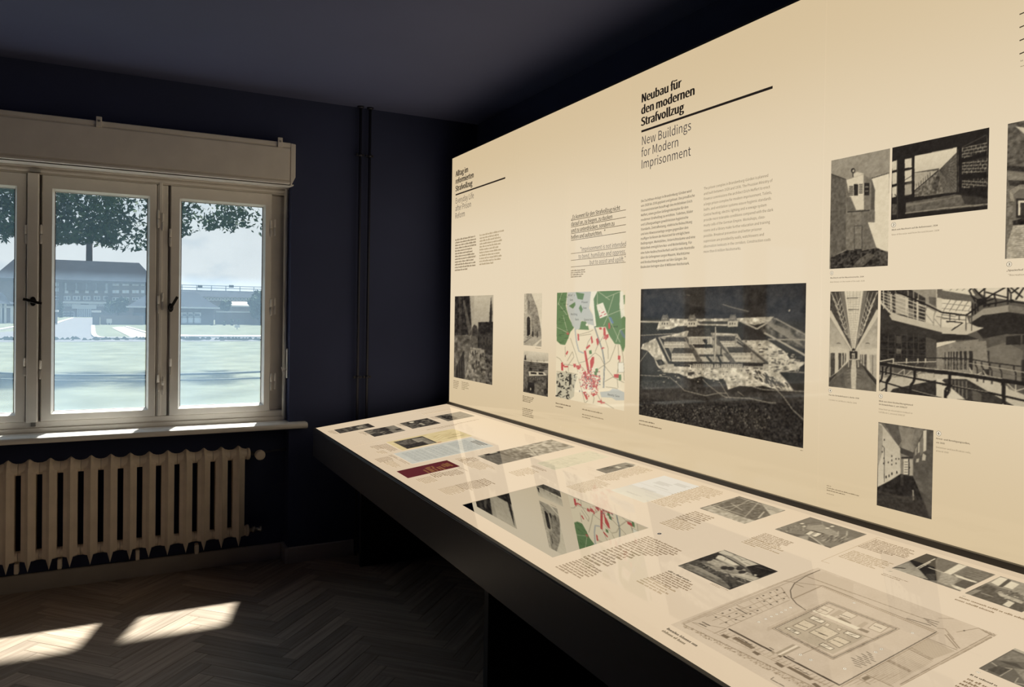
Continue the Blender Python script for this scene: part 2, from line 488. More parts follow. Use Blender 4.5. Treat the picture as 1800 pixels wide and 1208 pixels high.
# ------------------------------------------------------------------ sill, blind box, strap winder
sx1 = at_y(541, 750, 4.31)[0]
sb = MB(); pr = [(4.318, SILL), (4.306, SILL - .006), (4.303, SILL - .017), (4.306, SILL - .029), (4.318, SILL - .035), (FY + .03, SILL - .035), (FY + .03, SILL)]
sb.prism(pr, 'x', NX0, NX1)
sb.prism([p if p[0] < 4.4 else (WY, p[1]) for p in pr], 'x', NX1, sx1)
sb.prism([p if p[0] < 4.4 else (WY, p[1]) for p in pr], 'x', NX0 - .09, NX0)
sb.build('windowsill', M_white, bevel=.003, seg=2, kind='structure', label='ivory painted windowsill board with rounded nosing')

bx1 = at_y(519.8, 260, WY - .06)[0]
BY = WY - .085
bt, bb_ = 2.395, 2.148
blind = thing('roller_blind_box', (-.5, BY, bb_), 'long ivory roller shutter box mounted above the window', 'shutter box')
X0b = NX0 - .03
k = MB()
ez = at_y(519.8, 253, BY)[2]; eb = at_y(519.5, 312, BY)[2]
bxr = at_y(519.8, 260, BY)[0]
bot = at_y(500, 325, BY)[2]
xin = at_y(511, 280, BY)[0]
# end cheek with a cut lower corner
k.prism([(xin, ez), (bxr, ez - .004), (bxr, eb), (bxr - .022, bot), (xin, bot)], 'y', BY - .004, WY)
k.build('end_cheek', M_white, blind, bevel=.003, seg=2)
MB().box(X0b, xin, BY + .004, WY, bot, ez).build('case', M_white, blind)
MB().box(X0b, xin - .006, BY - .006, BY + .004, bot + .028, ez - .03).build('front_board', M_white, blind, bevel=.002)
MB().box(X0b, xin, BY - .002, BY + .006, ez - .022, ez + .002).build('top_rail', M_white, blind, bevel=.003)
MB().prism([(BY + .004, bot + .004), (BY - .008, bot + .008), (BY - .008, bot + .018), (BY + .004, bot + .022)], 'x', X0b, xin - .004).build('bottom_rail', M_white, blind)
MB().prism([(BY + .004, bot + .006), (BY + .004, bot - .001), (FY - .021, bot + .008), (FY - .021, bot + .02)], 'x', NX0 + .004, NX1 - .004).build('soffit', M_white, blind)
for px, py in ((174, 214), (492.5, 250)):
    p = at_y(px, py, BY - .01)
    c_ = MB().box(p[0] - .013, p[0] + .013, BY - .014, BY - .002, p[2] - .026, p[2] + .026).build('clip', M_white, blind, bevel=.002)
    MB().lathe((p[0] + .001, BY - .0142, p[2] + .004), 'y', [(.006, 0), (.005, -.004)], 10).build('screw_head', M_steel, c_)

p = hit(504, 638, (1, 0, 0), NX1)
sw_ = thing('strap_winder', (NX1, p[1], p[2]), 'slim white shutter strap winder on the blue window reveal', 'strap winder')
yy = min(max(p[1], WY + .02), WY + .05)
MB().box(NX1 - .008, NX1 - .0005, yy - .016, yy + .016, p[2] - .085, p[2] + .085).build('plate', M_white, sw_, bevel=.002)
MB().tube([(NX1 - .008, yy, p[2] - .035), (NX1 - .03, yy - .004, p[2] - .045), (NX1 - .034, yy - .006, p[2] - .02)], .005, 8).build('lever', M_white, sw_)

# ------------------------------------------------------------------ radiator
RY = 4.335                                                       # front ridge plane of the sections
nsec = 19
p1 = at_y(421.5, 800, RY); x_last = p1[0]
p0 = at_y(10.5, 830, RY); pitch = (x_last - p0[0]) / 12
zt = at_y(421.5, 787.5, RY)[2]; zb = at_y(422, 962, RY)[2]
rad = thing('radiator', (x_last - 6 * pitch, RY + .06, 0), 'ivory cast iron column radiator in the niche under the window', 'radiator')
rw, rd = pitch * .35, .115


def section(x):
    m_ = MB()
    # column: pentagonal ridge in front, flat flanks, ridge behind
    def col(yf, yb, r):
        return [(x - rw, yf + .030), (x - rw * .45, yf + .017), (x, yf), (x + rw * .45, yf + .017), (x + rw, yf + .030), (x + rw, yb - .02), (x, yb), (x - rw, yb - .02)]
    zz = [(zb, .78, .045), (zb + .03, 1.0, .012), (zb + .055, 1.0, 0.0), (zt - .06, 1.0, 0.0), (zt - .034, .95, .010), (zt - .016, .70, .024), (zt, .16, .034)]
    rings = []
    for z, s_, dy in zz:
        rings.append([(x + (a - x) * s_, c + (dy if c < RY + .06 else -dy), z) for a, c in col(RY, RY + rd, 0)])
    # front ridge dips lower than the flanks
    rings[0] = [(a, c, z + (0.0 if i == 2 else .035)) for i, (a, c, z) in enumerate(rings[1])]
    rings[0][2] = (x, RY + .012, zb)
    rings.pop(1)
    n = 8; v = [q for R in rings for q in R]
    f = [(i * n + k_, i * n + (k_ + 1) % n, (i + 1) * n + (k_ + 1) % n, (i + 1) * n + k_) for i in range(len(rings) - 1) for k_ in range(n)]
    m_.add(v, f); m_.add(rings[0], [tuple(range(n))]); m_.add(rings[-1], [tuple(range(n))])
    # hubs towards the neighbours
    for z, r in ((zt - .047, .030), (zb + .072, .027)):
        m_.lathe((x - pitch / 2 + .0008, RY + .06, z), 'x', [(r, 0), (r * 1.0, pitch * .12), (r * 1.18, pitch * .28), (r * 1.18, pitch * .70), (r, pitch * .88), (r, pitch - .0016)], 14)
    return m_


for i in range(nsec):
    o = section(x_last - i * pitch).build('radiator_section', M_rad, rad, bevel=.003, seg=2)
zt_h, zb_h = zt - .047, zb + .072
MB().lathe((x_last + pitch / 2, RY + .06, zt_h), 'x', [(.033, 0), (.033, .014), (.024, .018)], 8).build('end_plug', M_rad, rad)
MB().lathe((x_last + pitch / 2, RY + .06, zb_h), 'x', [(.033, 0), (.033, .012), (.024, .016)], 8).build('end_plug', M_rad, rad)
vx = x_last + pitch / 2 + .012
vp = at_y(456, 800, RY + .04)
val = MB().tube([(vx, RY + .06, zt_h), (vp[0] + .01, RY + .06, zt_h)], .011, 10).tube([(vp[0], RY + .07, zt_h), (vp[0] + .09, RY + .075, zt_h + .006), (NX1 - .004, RY + .085, zt_h + .008)], .007, 8).build('valve', M_pipe, rad)
MB().lathe((vp[0], RY + .05, vp[2] + .004), 'y', [(.020, 0), (.027, -.014), (.028, -.040), (.024, -.058), (.012, -.062)], 16).build('thermostat_knob', M_rad, val, bevel=.002)
MB().lathe((vx, RY + .06, zb_h), 'x', [(.012, 0), (.012, .02), (.018, .022), (.018, .036), (.010, .038), (.010, .06), (.016, .062), (.016, .072)], 10).build('return_valve', M_steel, rad, label='worn metal return valve')
for px, py in ((29, 1003), (105, 994), (241.5, 978.5), (345.5, 968)):
    p = at_y(px, py, RY + .05)
    MB().box(p[0] - .010, p[0] + .010, RY + .03, RY + .08, p[2] - .016, p[2] + .035).build('bracket', M_rad, rad, bevel=.004)
for px in (29, 345):
    p = at_y(px, 990, RY + .05)
    MB().box(p[0] - .012, p[0] + .012, RY + .075, NY, zb_h - .03, zb_h - .005).build('wall_bracket', M_rad, rad)

# ------------------------------------------------------------------ heating pipes
xa, xb = 1.229, 1.286
for i, (x, lab) in enumerate(((xa, 'thin dark navy heating pipe, the left one of the pair'), (xb, 'thin dark navy heating pipe, the right one nearer the lit panel'))):
    y = WY - .035
    hp = thing('heating_pipe', (x, y, 0), lab, 'pipe', 'riser pipes beside the window')
    MB().tube([(x, y, 0.001), (x, y, ZC)], .0085, 10).build('pipe', M_pipe, hp)
    MB().lathe((x, y, ZC - .012), 'z', [(.017, 0), (.020, .011)], 14).build('rosette', M_pipe, hp)
    for py in (273, 663):
        z = at_y(636, py, y)[2]
        c_ = MB().lathe((x, y, z - .008), 'z', [(.0125, 0), (.0125, .016)], 14)
        c_.box(x - .024, x + .024, y - .003, y + .003, z - .007, z + .007)
        c_.tube([(x, y, z), (x, WY, z)], .005, 8)
        cl = c_.build('pipe_clamp', M_pipe, hp)
        for dx in (.019, -.019): MB().lathe((x + dx, y - .003, z), 'y', [(.004, 0), (.003, -.005)], 8).build('screw', M_pipe, cl)

# ------------------------------------------------------------------ outdoors
G = -0.75                                                        # ground level outside


def gp(px, py, dz=0.0): return at_z(px, py, G + dz)


M_lawn = mat('dry_lawn', (0.128, 0.138, 0.108), 0.95, 0.0, noise=(0.6, 0.75, 1.25))
M_road = mat('pale_asphalt', (0.13, 0.13, 0.14), 0.95, 0.0, noise=(0.8, 0.92, 1.08))
M_kerb = mat('pale_kerbstone', (0.40, 0.39, 0.37), 0.9, 0.0)
M_tuft = mat('dark_grass_tufts', (0.10, 0.115, 0.08), 0.9)
M_brick = mat('grey_brown_brick', (0.16, 0.135, 0.125), 0.9, 0.0, noise=(1.2, 0.9, 1.1))
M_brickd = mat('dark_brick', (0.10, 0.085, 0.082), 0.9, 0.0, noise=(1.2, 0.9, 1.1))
M_tile = mat('slate_grey_roof_tiles', (0.040, 0.046, 0.058), 0.95, 0.0, noise=(0.7, 0.9, 1.12))
M_win = mat('pale_window_paint', (0.50, 0.50, 0.50), 0.4)
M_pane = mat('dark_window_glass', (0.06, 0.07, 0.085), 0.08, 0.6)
M_cap = mat('white_render', (0.55, 0.53, 0.50), 0.8, 0.0)
M_bark = mat('brown_bark', (0.07, 0.055, 0.045), 0.9)
M_leaf = mat('dark_green_leaves', (0.045, 0.075, 0.035), 0.7, 0.1, noise=(2.0, 0.6, 1.5))
M_bush = mat('grey_green_leaves', (0.06, 0.085, 0.06), 0.8, 0.05, noise=(1.0, 0.7, 1.4))
M_wire = mat('grey_green_cable', (0.03, 0.06, 0.055), 0.6)

lawn = MB().add([(-420, 4.9, G), (420, 4.9, G), (420, 700, G), (-420, 700, G)], [(0, 1, 2, 3)]).build('ground', M_lawn, kind='structure', label='sunlit dry lawn in front of the window')
# road to the gate and the cross street
Y0, Y1 = gp(200, 601)[1], gp(200, 591)[1]
rd_ = MB()
dr = [gp(126, 558.6, .02), gp(163, 558.8, .02), gp(163.5, 575, .02), gp(164, 591, .02), gp(166, 593, .02), gp(170, 597, .02), gp(20, 600, .02), gp(-60, 600, .02), gp(-60, 588, .02), gp(30, 582, .02), gp(94, 570.5, .02)]
rd_.add(dr, [tuple(range(len(dr)))])
rd_.add([(-200, Y0, G + .015), (200, Y0, G + .015), (200, Y1 - 2, G + .015), (-200, Y1 - 2, G + .015)], [(0, 1, 2, 3)])
rd_.build('road', M_road, kind='structure', label='pale road leading to the gate of the main building')
pth = [gp(196, 576, .03), gp(206, 574.5, .03), gp(222, 574.5, .03), gp(262, 587, .03), gp(330, 588.5, .03), gp(330, 595, .03), gp(230, 593, .03)]
MB().add(pth, [tuple(range(len(pth)))]).build('footpath', mat('sandy_path', (0.26, 0.245, 0.22), .95, 0.0), kind='structure', label='sandy path to the gatehouse door')


def strip(m_, pts, w, h):
    for a, b2 in zip(pts[:-1], pts[1:]):
        d = (b2 - a)[:2]; d = d / np.hypot(*d); n = np.array([-d[1], d[0]]) * w / 2
        q = [(*(a[:2] + n), G), (*(b2[:2] + n), G), (*(b2[:2] - n), G), (*(a[:2] - n), G)]
        m_.add(q + [(x, y, G + h) for x, y, z in q], [(4, 5, 6, 7), (0, 1, 5, 4), (1, 2, 6, 5), (2, 3, 7, 6), (3, 0, 4, 7)])
    return m_


strip(MB(), [gp(163.5, 573.5), gp(164, 586), gp(165.5, 591), gp(170, 594.5), gp(180, 596), gp(260, 597.5)], .35, .13).build('kerb', M_kerb, kind='structure', label='pale kerb curving from the road along the lawn')
strip(MB(), [gp(300, 592), gp(380, 592.3), gp(600, 593)], 3.2, .10).build('pavement', M_kerb, kind='structure', label='pale pavement strip along the street')
strip(MB(), [gp(128, 559.5), gp(110, 565), gp(94, 571)], .5, .12).build('kerb', M_kerb, kind='structure', label='pale kerb left of the road near the gate')
strip(MB(), [gp(-60, 594.5), gp(0, 580.5), gp(26, 575.5)], .4, .12).build('kerb', M_kerb, kind='structure', label='pale kerb seen through the left sash')
strip(MB(), [gp(222, 575), gp(262, 587)], .3, .1).build('kerb', M_kerb, kind='structure', label='pale kerb along the sandy path')
tf = MB()
for k_ in range(420):
    px = random.uniform(300, 640) if k_ % 3 else random.uniform(-60, 300)
    p = gp(px, random.gauss(597.6, .8)); s_ = random.uniform(.1, .28)
    if random.random() < .75 or px > 500:
        tf.add([(p[0] - s_, p[1], G), (p[0] + s_, p[1], G), (p[0] + random.uniform(-.1, .1), p[1], G + s_ * .9)], [(0, 1, 2)])
tf.build('grass_tuft', M_tuft, kind='stuff', label='dark grass tufts along the far edge of the lawn', cat='grass')


def hip_roof(m_, x0, x1, y0, y1, z0, z1, rx0, rx1):
    ym = (y0 + y1) / 2
    v = [(x0, y0, z0), (x1, y0, z0), (x1, y1, z0), (x0, y1, z0), (rx0, ym, z1), (rx1, ym, z1)]
    return m_.add(v, [(0, 1, 5, 4), (1, 2, 5), (2, 3, 4, 5), (3, 0, 4), (0, 3, 2, 1)])


# main building
YM = 207.0
e = lambda px, py, Y=YM: at_y(px, py, Y)
mb_ = thing('prison_building', (e(130, 557)[0], YM, G), 'large grey brick prison building with a steep hipped roof beyond the lawn', 'building')
xl, xr = e(-9, 500)[0], e(272, 500)[0]
ze = e(160, 494)[2]; D = 26.0
ymid = YM + D / 2
zr = at_y(150, 458.5, ymid)[2]
rx0, rx1 = at_y(27, 455, ymid)[0], at_y(244.5, 461.5, ymid)[0]
MB().box(xl, xr, YM, YM + D, G, ze).build('facade', M_brick, mb_)
hip_roof(MB(), xl - .6, xr + .6, YM - .7, YM + D + .7, ze, zr, rx0, rx1).build('roof', M_tile, mb_)
box('gutter', (xl - .6, xr + .6, YM - .9, YM - .6, ze - .5, ze + .1), M_brickd, mb_)
chx = at_y(157, 440, ymid + 30)
MB().lathe((chx[0], ymid + 30, G), 'z', [(.95, 0), (.85, 15), (.78, at_y(157, 400, ymid + 30)[2] - G)], 16).build('chimney', M_brickd, mb_)
Z4 = lambda x, y: (80 + x / 5.49, 400 + y / 5.49)               # zoomed view of the building -> photo pixels


def far_win(x0, y0, x1, y1, muntins=1, par=None, Y=YM, conv=Z4, pane=M_pane):
    a = at_y(*conv(x0, y0), Y); b2 = at_y(*conv(x1, y1), Y)
    f = MB(); w_ = .16
    X0, X1, zA, zB = a[0], b2[0], b2[2], a[2]
    f.box(X0 - w_, X1 + w_, Y - .12, Y + .1, zA - w_, zA).box(X0 - w_, X1 + w_, Y - .12, Y + .1, zB, zB + w_).box(X0 - w_, X0, Y - .12, Y + .1, zA, zB).box(X1, X1 + w_, Y - .12, Y + .1, zA, zB)
    for i in range(1, muntins + 1):
        z = zA + (zB - zA) * i / (muntins + 1); f.box(X0, X1, Y - .12, Y + .1, z - .07, z + .07)
    fo = f.build('window', M_win, par or mb_)
    box('pane', (X0, X1, Y - .05, Y + .05, zA, zB), pane, fo)
    return fo


M_bright = mat('painted_sky_glass', (0.62, 0.66, 0.70), 0.15, 0.6)  # sky reflection put into the pale base colour of the panes
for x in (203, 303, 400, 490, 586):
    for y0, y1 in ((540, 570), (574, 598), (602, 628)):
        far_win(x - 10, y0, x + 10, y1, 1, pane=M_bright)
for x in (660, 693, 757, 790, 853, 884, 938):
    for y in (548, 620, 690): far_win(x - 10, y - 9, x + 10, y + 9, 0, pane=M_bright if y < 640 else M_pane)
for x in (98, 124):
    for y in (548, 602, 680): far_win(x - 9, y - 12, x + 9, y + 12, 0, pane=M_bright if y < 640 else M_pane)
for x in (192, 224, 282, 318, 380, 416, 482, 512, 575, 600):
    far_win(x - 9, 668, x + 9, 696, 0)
for x in range(196, 600, 26):
    if 340 < x < 410: continue
    far_win(x - 4, 742, x + 4, 754, 0)
for x in (185, 222, 258): far_win(x - 14, 818, x + 14, 860, 1)
zA = e(*Z4(0, 712))[2]
box('ledge', (e(*Z4(165, 712))[0], e(*Z4(615, 712))[0], YM - .5, YM, zA - .4, zA + .1), M_cap, mb_)
for x in (150, 625, 247, 347, 443, 537):
    a = e(*Z4(x, 530)); w_ = .45 if x in (150, 625) else .9
    zb_ = e(*Z4(x, 610 if x not in (150, 625) else 720))[2]
    box('pilaster', (a[0] - w_, a[0] + w_, YM - .6, YM, zb_, ze - .4), M_brickd, mb_)
# gate
ga, gb2 = e(*Z4(312, 785)), e(*Z4(436, 868))
gt = MB()
for i in range(7):
    x = ga[0] + (gb2[0] - ga[0]) * i / 6; gt.box(x - .1, x + .1, YM - .35, YM - .2, G, ga[2])
for i in range(6):
    z = G + (ga[2] - G) * i / 5; gt.box(ga[0], gb2[0], YM - .33, YM - .22, z - .08, z + .08)
gt.build('gate', M_win, mb_)
box('gate_recess', (ga[0], gb2[0], YM - .15, YM + .1, G, ga[2]), M_pane, mb_)
box('gate_surround', (ga[0] - 1.2, gb2[0] + 1.2, YM - .4, YM, ga[2], ga[2] + 1.0), M_cap, mb_)
a, b2 = e(*Z4(350, 740)), e(*Z4(398, 752)); box('sign_panel', (a[0], b2[0], YM - .3, YM, b2[2], a[2]), M_brickd, mb_)

# long wing to the right
YB_ = 175.0
Z5 = lambda x, y: (300 + x / 7.55, 460 + y / 7.55)
e5 = lambda x, y, Y: at_y(*Z5(x, y), Y)
wg = thing('prison_wing', (e5(500, 600, YB_)[0], YB_, G), 'long low prison wing with a roof railing, right of the main building', 'building')
x0, x1 = e5(-200, 500, YB_)[0], e5(2300, 500, YB_)[0]
zE = e5(600, 470, YB_)[2]; zR = at_y(*Z5(600, 385), YB_ + 9)[2]
box('facade', (x0, x1, YB_, YB_ + 18, G, zE), M_brick, wg)
MB().prism([(YB_ - .6, zE), (YB_ + 9, zR), (YB_ + 18.6, zE)], 'x', x0 - .5, x1 + .5).build('roof', M_tile, wg)
rl = MB(); zt1 = at_y(*Z5(600, 322), YB_ + 9)[2]; zt2 = at_y(*Z5(600, 352), YB_ + 9)[2]
rl.box(x0, x1, YB_ + 8.9, YB_ + 9.1, zt1 - .08, zt1 + .08).box(x0, x1, YB_ + 8.9, YB_ + 9.1, zt2 - .08, zt2 + .08)
xx = e5(150, 350, YB_ + 9)[0]
while xx < x1:
    rl.box(xx - .08, xx + .08, YB_ + 8.9, YB_ + 9.1, zR - .2, zt1); xx += 3.1
rl.build('roof_railing', M_win, wg)
for x in (390, 805):
    a = e5(x - 28, 312, YB_ + 9); b2 = e5(x + 28, 345, YB_ + 9); box('roof_vent', (a[0], b2[0], YB_ + 8.5, YB_ + 9.5, b2[2], a[2]), M_tile, wg)
for x in range(420, 1120, 46): far_win(x - 9, 484, x + 9, 508, 0, par=wg, Y=YB_, conv=Z5)

# gatehouse
YG = 116.0
gh = thing('gatehouse', (e5(200, 840, YG)[0], YG, G), 'small gatehouse with a wide dark hipped roof on the right of the road', 'building')
a, b2 = at_y(225, 541, YG), at_y(383, 540, YG)
zE = (a[2] + b2[2]) / 2; dpt = 10.0
rz = at_y(*Z5(345, 408), YG + dpt / 2)[2]
MB().box(a[0] + .8, b2[0] - .5, YG + .5, YG + dpt, G, zE).build('wall', M_brickd, gh)
hip_roof(MB(), a[0] - .2, b2[0] + .2, YG - .3, YG + dpt + .3, zE, rz, at_y(268, 512, YG + 5)[0], at_y(344, 512, YG + 5)[0]).build('roof', M_tile, gh)
box('eaves_board', (a[0] - .25, b2[0] + .25, YG - .36, YG - .28, zE - .12, zE + .10), M_win, gh)
for x0_, x1_ in ((155, 218), (228, 300), (310, 386)):
    far_win(x0_, 690, x1_, 735, 0, par=gh, Y=YG + .5, conv=Z5)
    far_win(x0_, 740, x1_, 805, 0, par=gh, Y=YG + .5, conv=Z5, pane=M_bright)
a2, b3 = at_y(234, 550, YG + .5), at_y(259, 572, YG + .5)
box('doorway', (a2[0], b3[0], YG + .4, YG + .56, G, a2[2]), M_pane, gh)
box('porch_post', (at_y(226, 550, YG)[0], at_y(232, 550, YG)[0], YG - .1, YG + .4, G, zE), M_brick, gh)

# gate piers and low walls
YP = 112.0
def pier(px0, px1, pyt, lab, right):
    a, b2 = at_y(px0, pyt, YP), at_y(px1, pyt, YP)
    t_ = thing('gate_pier', ((a[0] + b2[0]) / 2, YP, G), lab, 'gate pier', 'piers beside the road')
    box('shaft', (a[0], b2[0], YP - .6, YP + .6, G, a[2] - .25), M_brickd, t_)
    box('cap_stone', (a[0] - .12, b2[0] + .12, YP - .72, YP + .72, a[2] - .25, a[2]), M_cap, t_)
    return a, b2


pier(163, 175.5, 546, 'brick gate pier with a pale cap on the right of the road', True)
pier(94, 100.5, 545, 'brick gate pier with a pale cap on the left of the road', False)
a, b2 = at_y(176, 549, YP), at_y(208, 549, YP)
fw_ = thing('garden_wall', ((a[0] + b2[0]) / 2, YP, G), 'low dark wall between the gate pier and gatehouse', 'wall')
box('wall_body', (a[0], b2[0] + 3, YP + 1, YP + 1.4, G, at_y(190, 555, YP)[2]), M_brick, fw_)
a3, b3 = at_y(*Z4(520, 878), YP - .5), at_y(*Z4(580, 895), YP - .5)
no = thing('notice_board', (at_y(*Z4(612, 912), YP)[0], YP - .6, G), 'small white notice board in front of the garden wall', 'sign')
a4, b4 = at_y(*Z4(588, 882), YP - .6), at_y(*Z4(640, 940), YP - .6)
box('board', (a4[0], b4[0], YP - .65, YP - .58, G + .25, a4[2]), M_cap, no)
box('post', (a4[0] + .1, a4[0] + .2, YP - .58, YP - .5, G, a4[2]), M_win, no)
box('post', (b4[0] - .2, b4[0] - .1, YP - .58, YP - .5, G, a4[2]), M_win, no)
YWL = 119.0
a, b2 = at_y(385, 547, YWL), at_y(700, 547, YWL)
bw = thing('boundary_wall', (a[0], YWL, G), 'pale stone boundary wall with a white coping right of the gatehouse', 'wall')
box('wall_body', (a[0] - .5, b2[0], YWL, YWL + .4, G, a[2] - .2), M_brick, bw)
box('coping', (a[0] - .5, b2[0], YWL - .12, YWL + .52, a[2] - .2, a[2]), M_cap, bw)
YS = 140.0
sh = thing('shed', (e5(930, 560, YS)[0], YS, G), 'flat shed with a bright sunlit roof behind the boundary wall', 'building')
a, b2 = e5(812, 572, YS), e5(1055, 572, YS); c_ = e5(800, 530, YS + 7)
box('wall', (a[0], b2[0], YS, YS + 7, G, a[2] - .2), M_brick, sh)
MB().add([(a[0] - .2, YS - .3, a[2] - .1), (b2[0] + .2, YS - .3, a[2] - .1), (b2[0] + .4, YS + 7, c_[2]), (a[0] - .4, YS + 7, c_[2]), (a[0] - .2, YS - .3, a[2] - .35), (b2[0] + .2, YS - .3, a[2] - .35), (b2[0] + .4, YS + 7, c_[2] - .25), (a[0] - .4, YS + 7, c_[2] - .25)], [(0, 1, 2, 3), (7, 6, 5, 4), (0, 4, 5, 1), (1, 5, 6, 2), (2, 6, 7, 3), (3, 7, 4, 0)]).build('roof', M_cap, sh)
# sign on the far lawn
ps = gp(416.8, 579)
a, b2 = at_y(412.5, 571.5, ps[1]), at_y(421.5, 576, ps[1])
sg = thing('lawn_sign', (ps[0], ps[1], G), 'small white sign on a post on the far lawn', 'sign')
box('board', (a[0], b2[0], ps[1] - .03, ps[1] + .03, b2[2], a[2]), M_cap, sg)
box('post', (ps[0] - .05, ps[0] + .05, ps[1] + .03, ps[1] + .12, G, a[2]), M_cap, sg)
# small house in the left sash
Z6 = lambda x, y: (x / 6.04, 420 + y / 6.04)
YH = 118.0
lh = thing('porter_lodge', (at_y(*Z6(20, 800), YH)[0], YH, G), 'small lodge with white porch posts seen through the left sash', 'building')
a, b2 = at_y(*Z6(95, 690), YH), at_y(*Z6(-420, 690), YH)
zE = a[2]
MB().box(b2[0] + .4, a[0] - .6, YH + 1.5, YH + 9, G, zE).build('wall', M_brickd, lh)
hip_roof(MB(), b2[0], a[0] + .2, YH - .2, YH + 9.2, zE, at_y(*Z6(0, 640), YH + 4)[2] + .9, b2[0] + 4, a[0] - 4.4).build('roof', M_tile, lh)
for x in (22, 42, 130, -60, -140):
    p = at_y(*Z6(x, 800), YH)
    box('porch_post', (p[0] - .22, p[0] + .22, YH + .1, YH + .5, G, zE if x < 95 else at_y(*Z6(130, 715), YH)[2]), M_cap, lh)
p, q = at_y(*Z6(-300, 715), YH), at_y(*Z6(140, 715), YH); box('porch_rail', (p[0], q[0], YH + .1, YH + .45, p[2] - .15, p[2] + .05), M_cap, lh)


# trees and shrubs
def leaves(pts, size, name, material, par):
    v = np.zeros((len(pts) * 4, 3)); P = np.array(pts)
    n = len(P); a = rng.normal(size=(n, 3)); a /= np.linalg.norm(a, axis=1)[:, None]
    b_ = np.cross(a, rng.normal(size=(n, 3))); b_ /= np.linalg.norm(b_, axis=1)[:, None]
    s = size * rng.uniform(.6, 1.3, n)[:, None]
    for k_, (i, j) in enumerate(((1, 0), (0, .45), (-1, 0), (0, -.45))):
        v[k_::4] = P + a * s * i + b_ * s * j
    c = v.mean(0)
    me = bpy.data.meshes.new(name); me.from_pydata([tuple(x) for x in v - c], [], [(4 * i, 4 * i + 1, 4 * i + 2, 4 * i + 3) for i in range(n)])
    me.materials.append(material)
    o = bpy.data.objects.new(name, me); COL.objects.link(o); place(o, c, par); o['kind'] = 'stuff'
    return o


def blob_points(cx, cy, cz, rx, ry, rz, n, lumps=14):
    L = rng.normal(size=(lumps, 3)); L /= np.linalg.norm(L, axis=1)[:, None]; L *= rng.uniform(.35, .75, (lumps, 1))
    k_ = rng.integers(0, lumps, n); d = rng.normal(size=(n, 3)); d /= np.linalg.norm(d, axis=1)[:, None]
    q = L[k_] + d * rng.uniform(.15, .42, (n, 1))
    return [(cx + rx * a, cy + ry * b2, max(cz + rz * c, G + .05)) for a, b2, c in q]


def shrub(name, label, px0, px1, pt, pb, Y, n, size, cat='shrub'):
    a, b2 = at_y(px0, pb, Y), at_y(px1, pt, Y)
    cx, cz = (a[0] + b2[0]) / 2, (a[2] + b2[2]) / 2; rx, rz = (b2[0] - a[0]) / 2, (b2[2] - a[2]) / 2
    t_ = thing(name, (cx, Y, G), label, cat)
    leaves(blob_points(cx, Y, cz, rx, min(rx, 2.5), rz, n), size, 'foliage', M_bush, t_)
    MB().tube([(cx, Y, G), (cx + .1, Y, cz)], [.18, .06], 7).build('stem', M_bark, t_)


shrub('broad_bush', 'broad grey green bush between the gate pier and the gatehouse roof', 184, 231, 523, 553, 131, 1500, .38)
shrub('round_tree', 'dense round tree behind the wall at the right sash edge', 435, 480, 512, 560, 117, 2200, .38, 'tree')
shrub('low_shrub', 'loose shrub behind the boundary wall beside the gatehouse', 384, 408, 526, 550, 128, 500, .32)
shrub('slim_bush', 'slim dark bush left of the prison gate', 102, 110, 532, 560, 190, 500, .5)
for i, px in enumerate((408, 419, 372, 394)):
    shrub('young_plant', ['small dark plant before the boundary wall, nearest the sign', 'second small plant before the boundary wall, right of the first', 'small plant at the gatehouse corner', 'small plant between gatehouse corner and sign'][i], px - 4, px + 4, 559 + (i > 1) * 5, 572, 112, 60, .16, 'plant')

# big tree whose canopy hangs over the upper part of the view; its trunk stands behind the window post
YT = 30.0
tp = at_y(62, 500, YT)
tree = thing('large_tree', (tp[0], YT, G), 'large leafy tree with a low hanging canopy in front of the window', 'tree')
MB().tube([(tp[0], YT, G), (tp[0] + .05, YT, 2), (tp[0] - .05, YT + .2, 5), (tp[0] + .2, YT, 8.5)], [.30, .22, .2, .12], 9).build('trunk', M_bark, tree)
br = MB()
for k_ in range(13):
    an = k_ * 2.4; ln = random.uniform(2.5, 6.5)
    z0_ = random.uniform(4.6, 8); br.tube([(tp[0], YT, z0_), (tp[0] + ln * .5 * math.cos(an), YT + ln * .25 * math.sin(an), z0_ + .9), (tp[0] + ln * math.cos(an), YT + ln * .5 * math.sin(an), z0_ + 1.0)], [.09, .06, .025], 6)
br.build('branch', M_bark, tree)
pts = []
zlow = at_y(150, 424, YT)[2]
while len(pts) < 26000:
    px = random.uniform(-190, 470)
    x = at_y(px, 400, YT)[0]
    y = YT + random.uniform(-2.2, 2.2)
    # lower outline of the crown, rising to the right
    base = zlow - .06 * (YT - y)
    low = base if px < 262 else base + min(px - 262, 120) * .0066
    low += .16 * math.sin(x * 3.1 + y) + .12 * math.sin(x * 7.7 + 2 * y)
    z = low + random.uniform(0, 1) ** 1.35 * 4.8
    dens = .5 + .5 * math.sin(x * 1.9 + z * 2.3 + 1.1) * math.sin(z * 3.1 - x * 1.3 + y * .7)
    if px > 205: dens -= .25
    if px > 300: dens -= .05
    if dens < random.uniform(.05, .75): continue
    pts.append((x, y, z))
leaves(pts, .105, 'foliage', M_leaf, tree)

# two slack cables outside the window
for i, (ya, yb2, yc) in enumerate(((656.5, 660, 656), (667, 669.5, 667))):
    Yc = 7.0
    P_ = [at_y(-140, ya - 8, Yc), at_y(12, ya, Yc), at_y(100, yb2 - .3, Yc), at_y(175, yb2, Yc), at_y(255, yb2 - .5, Yc), at_y(400, yc, Yc), at_y(520, yc - 5, Yc)]
    cb = MB().tube(P_, .011 if i == 0 else .007, 6).build('cable', M_wire)
    tag(cb, ['thick slack cable strung outside the window, the upper one', 'thin slack cable strung outside the window, the lower one'][i], 'cable')

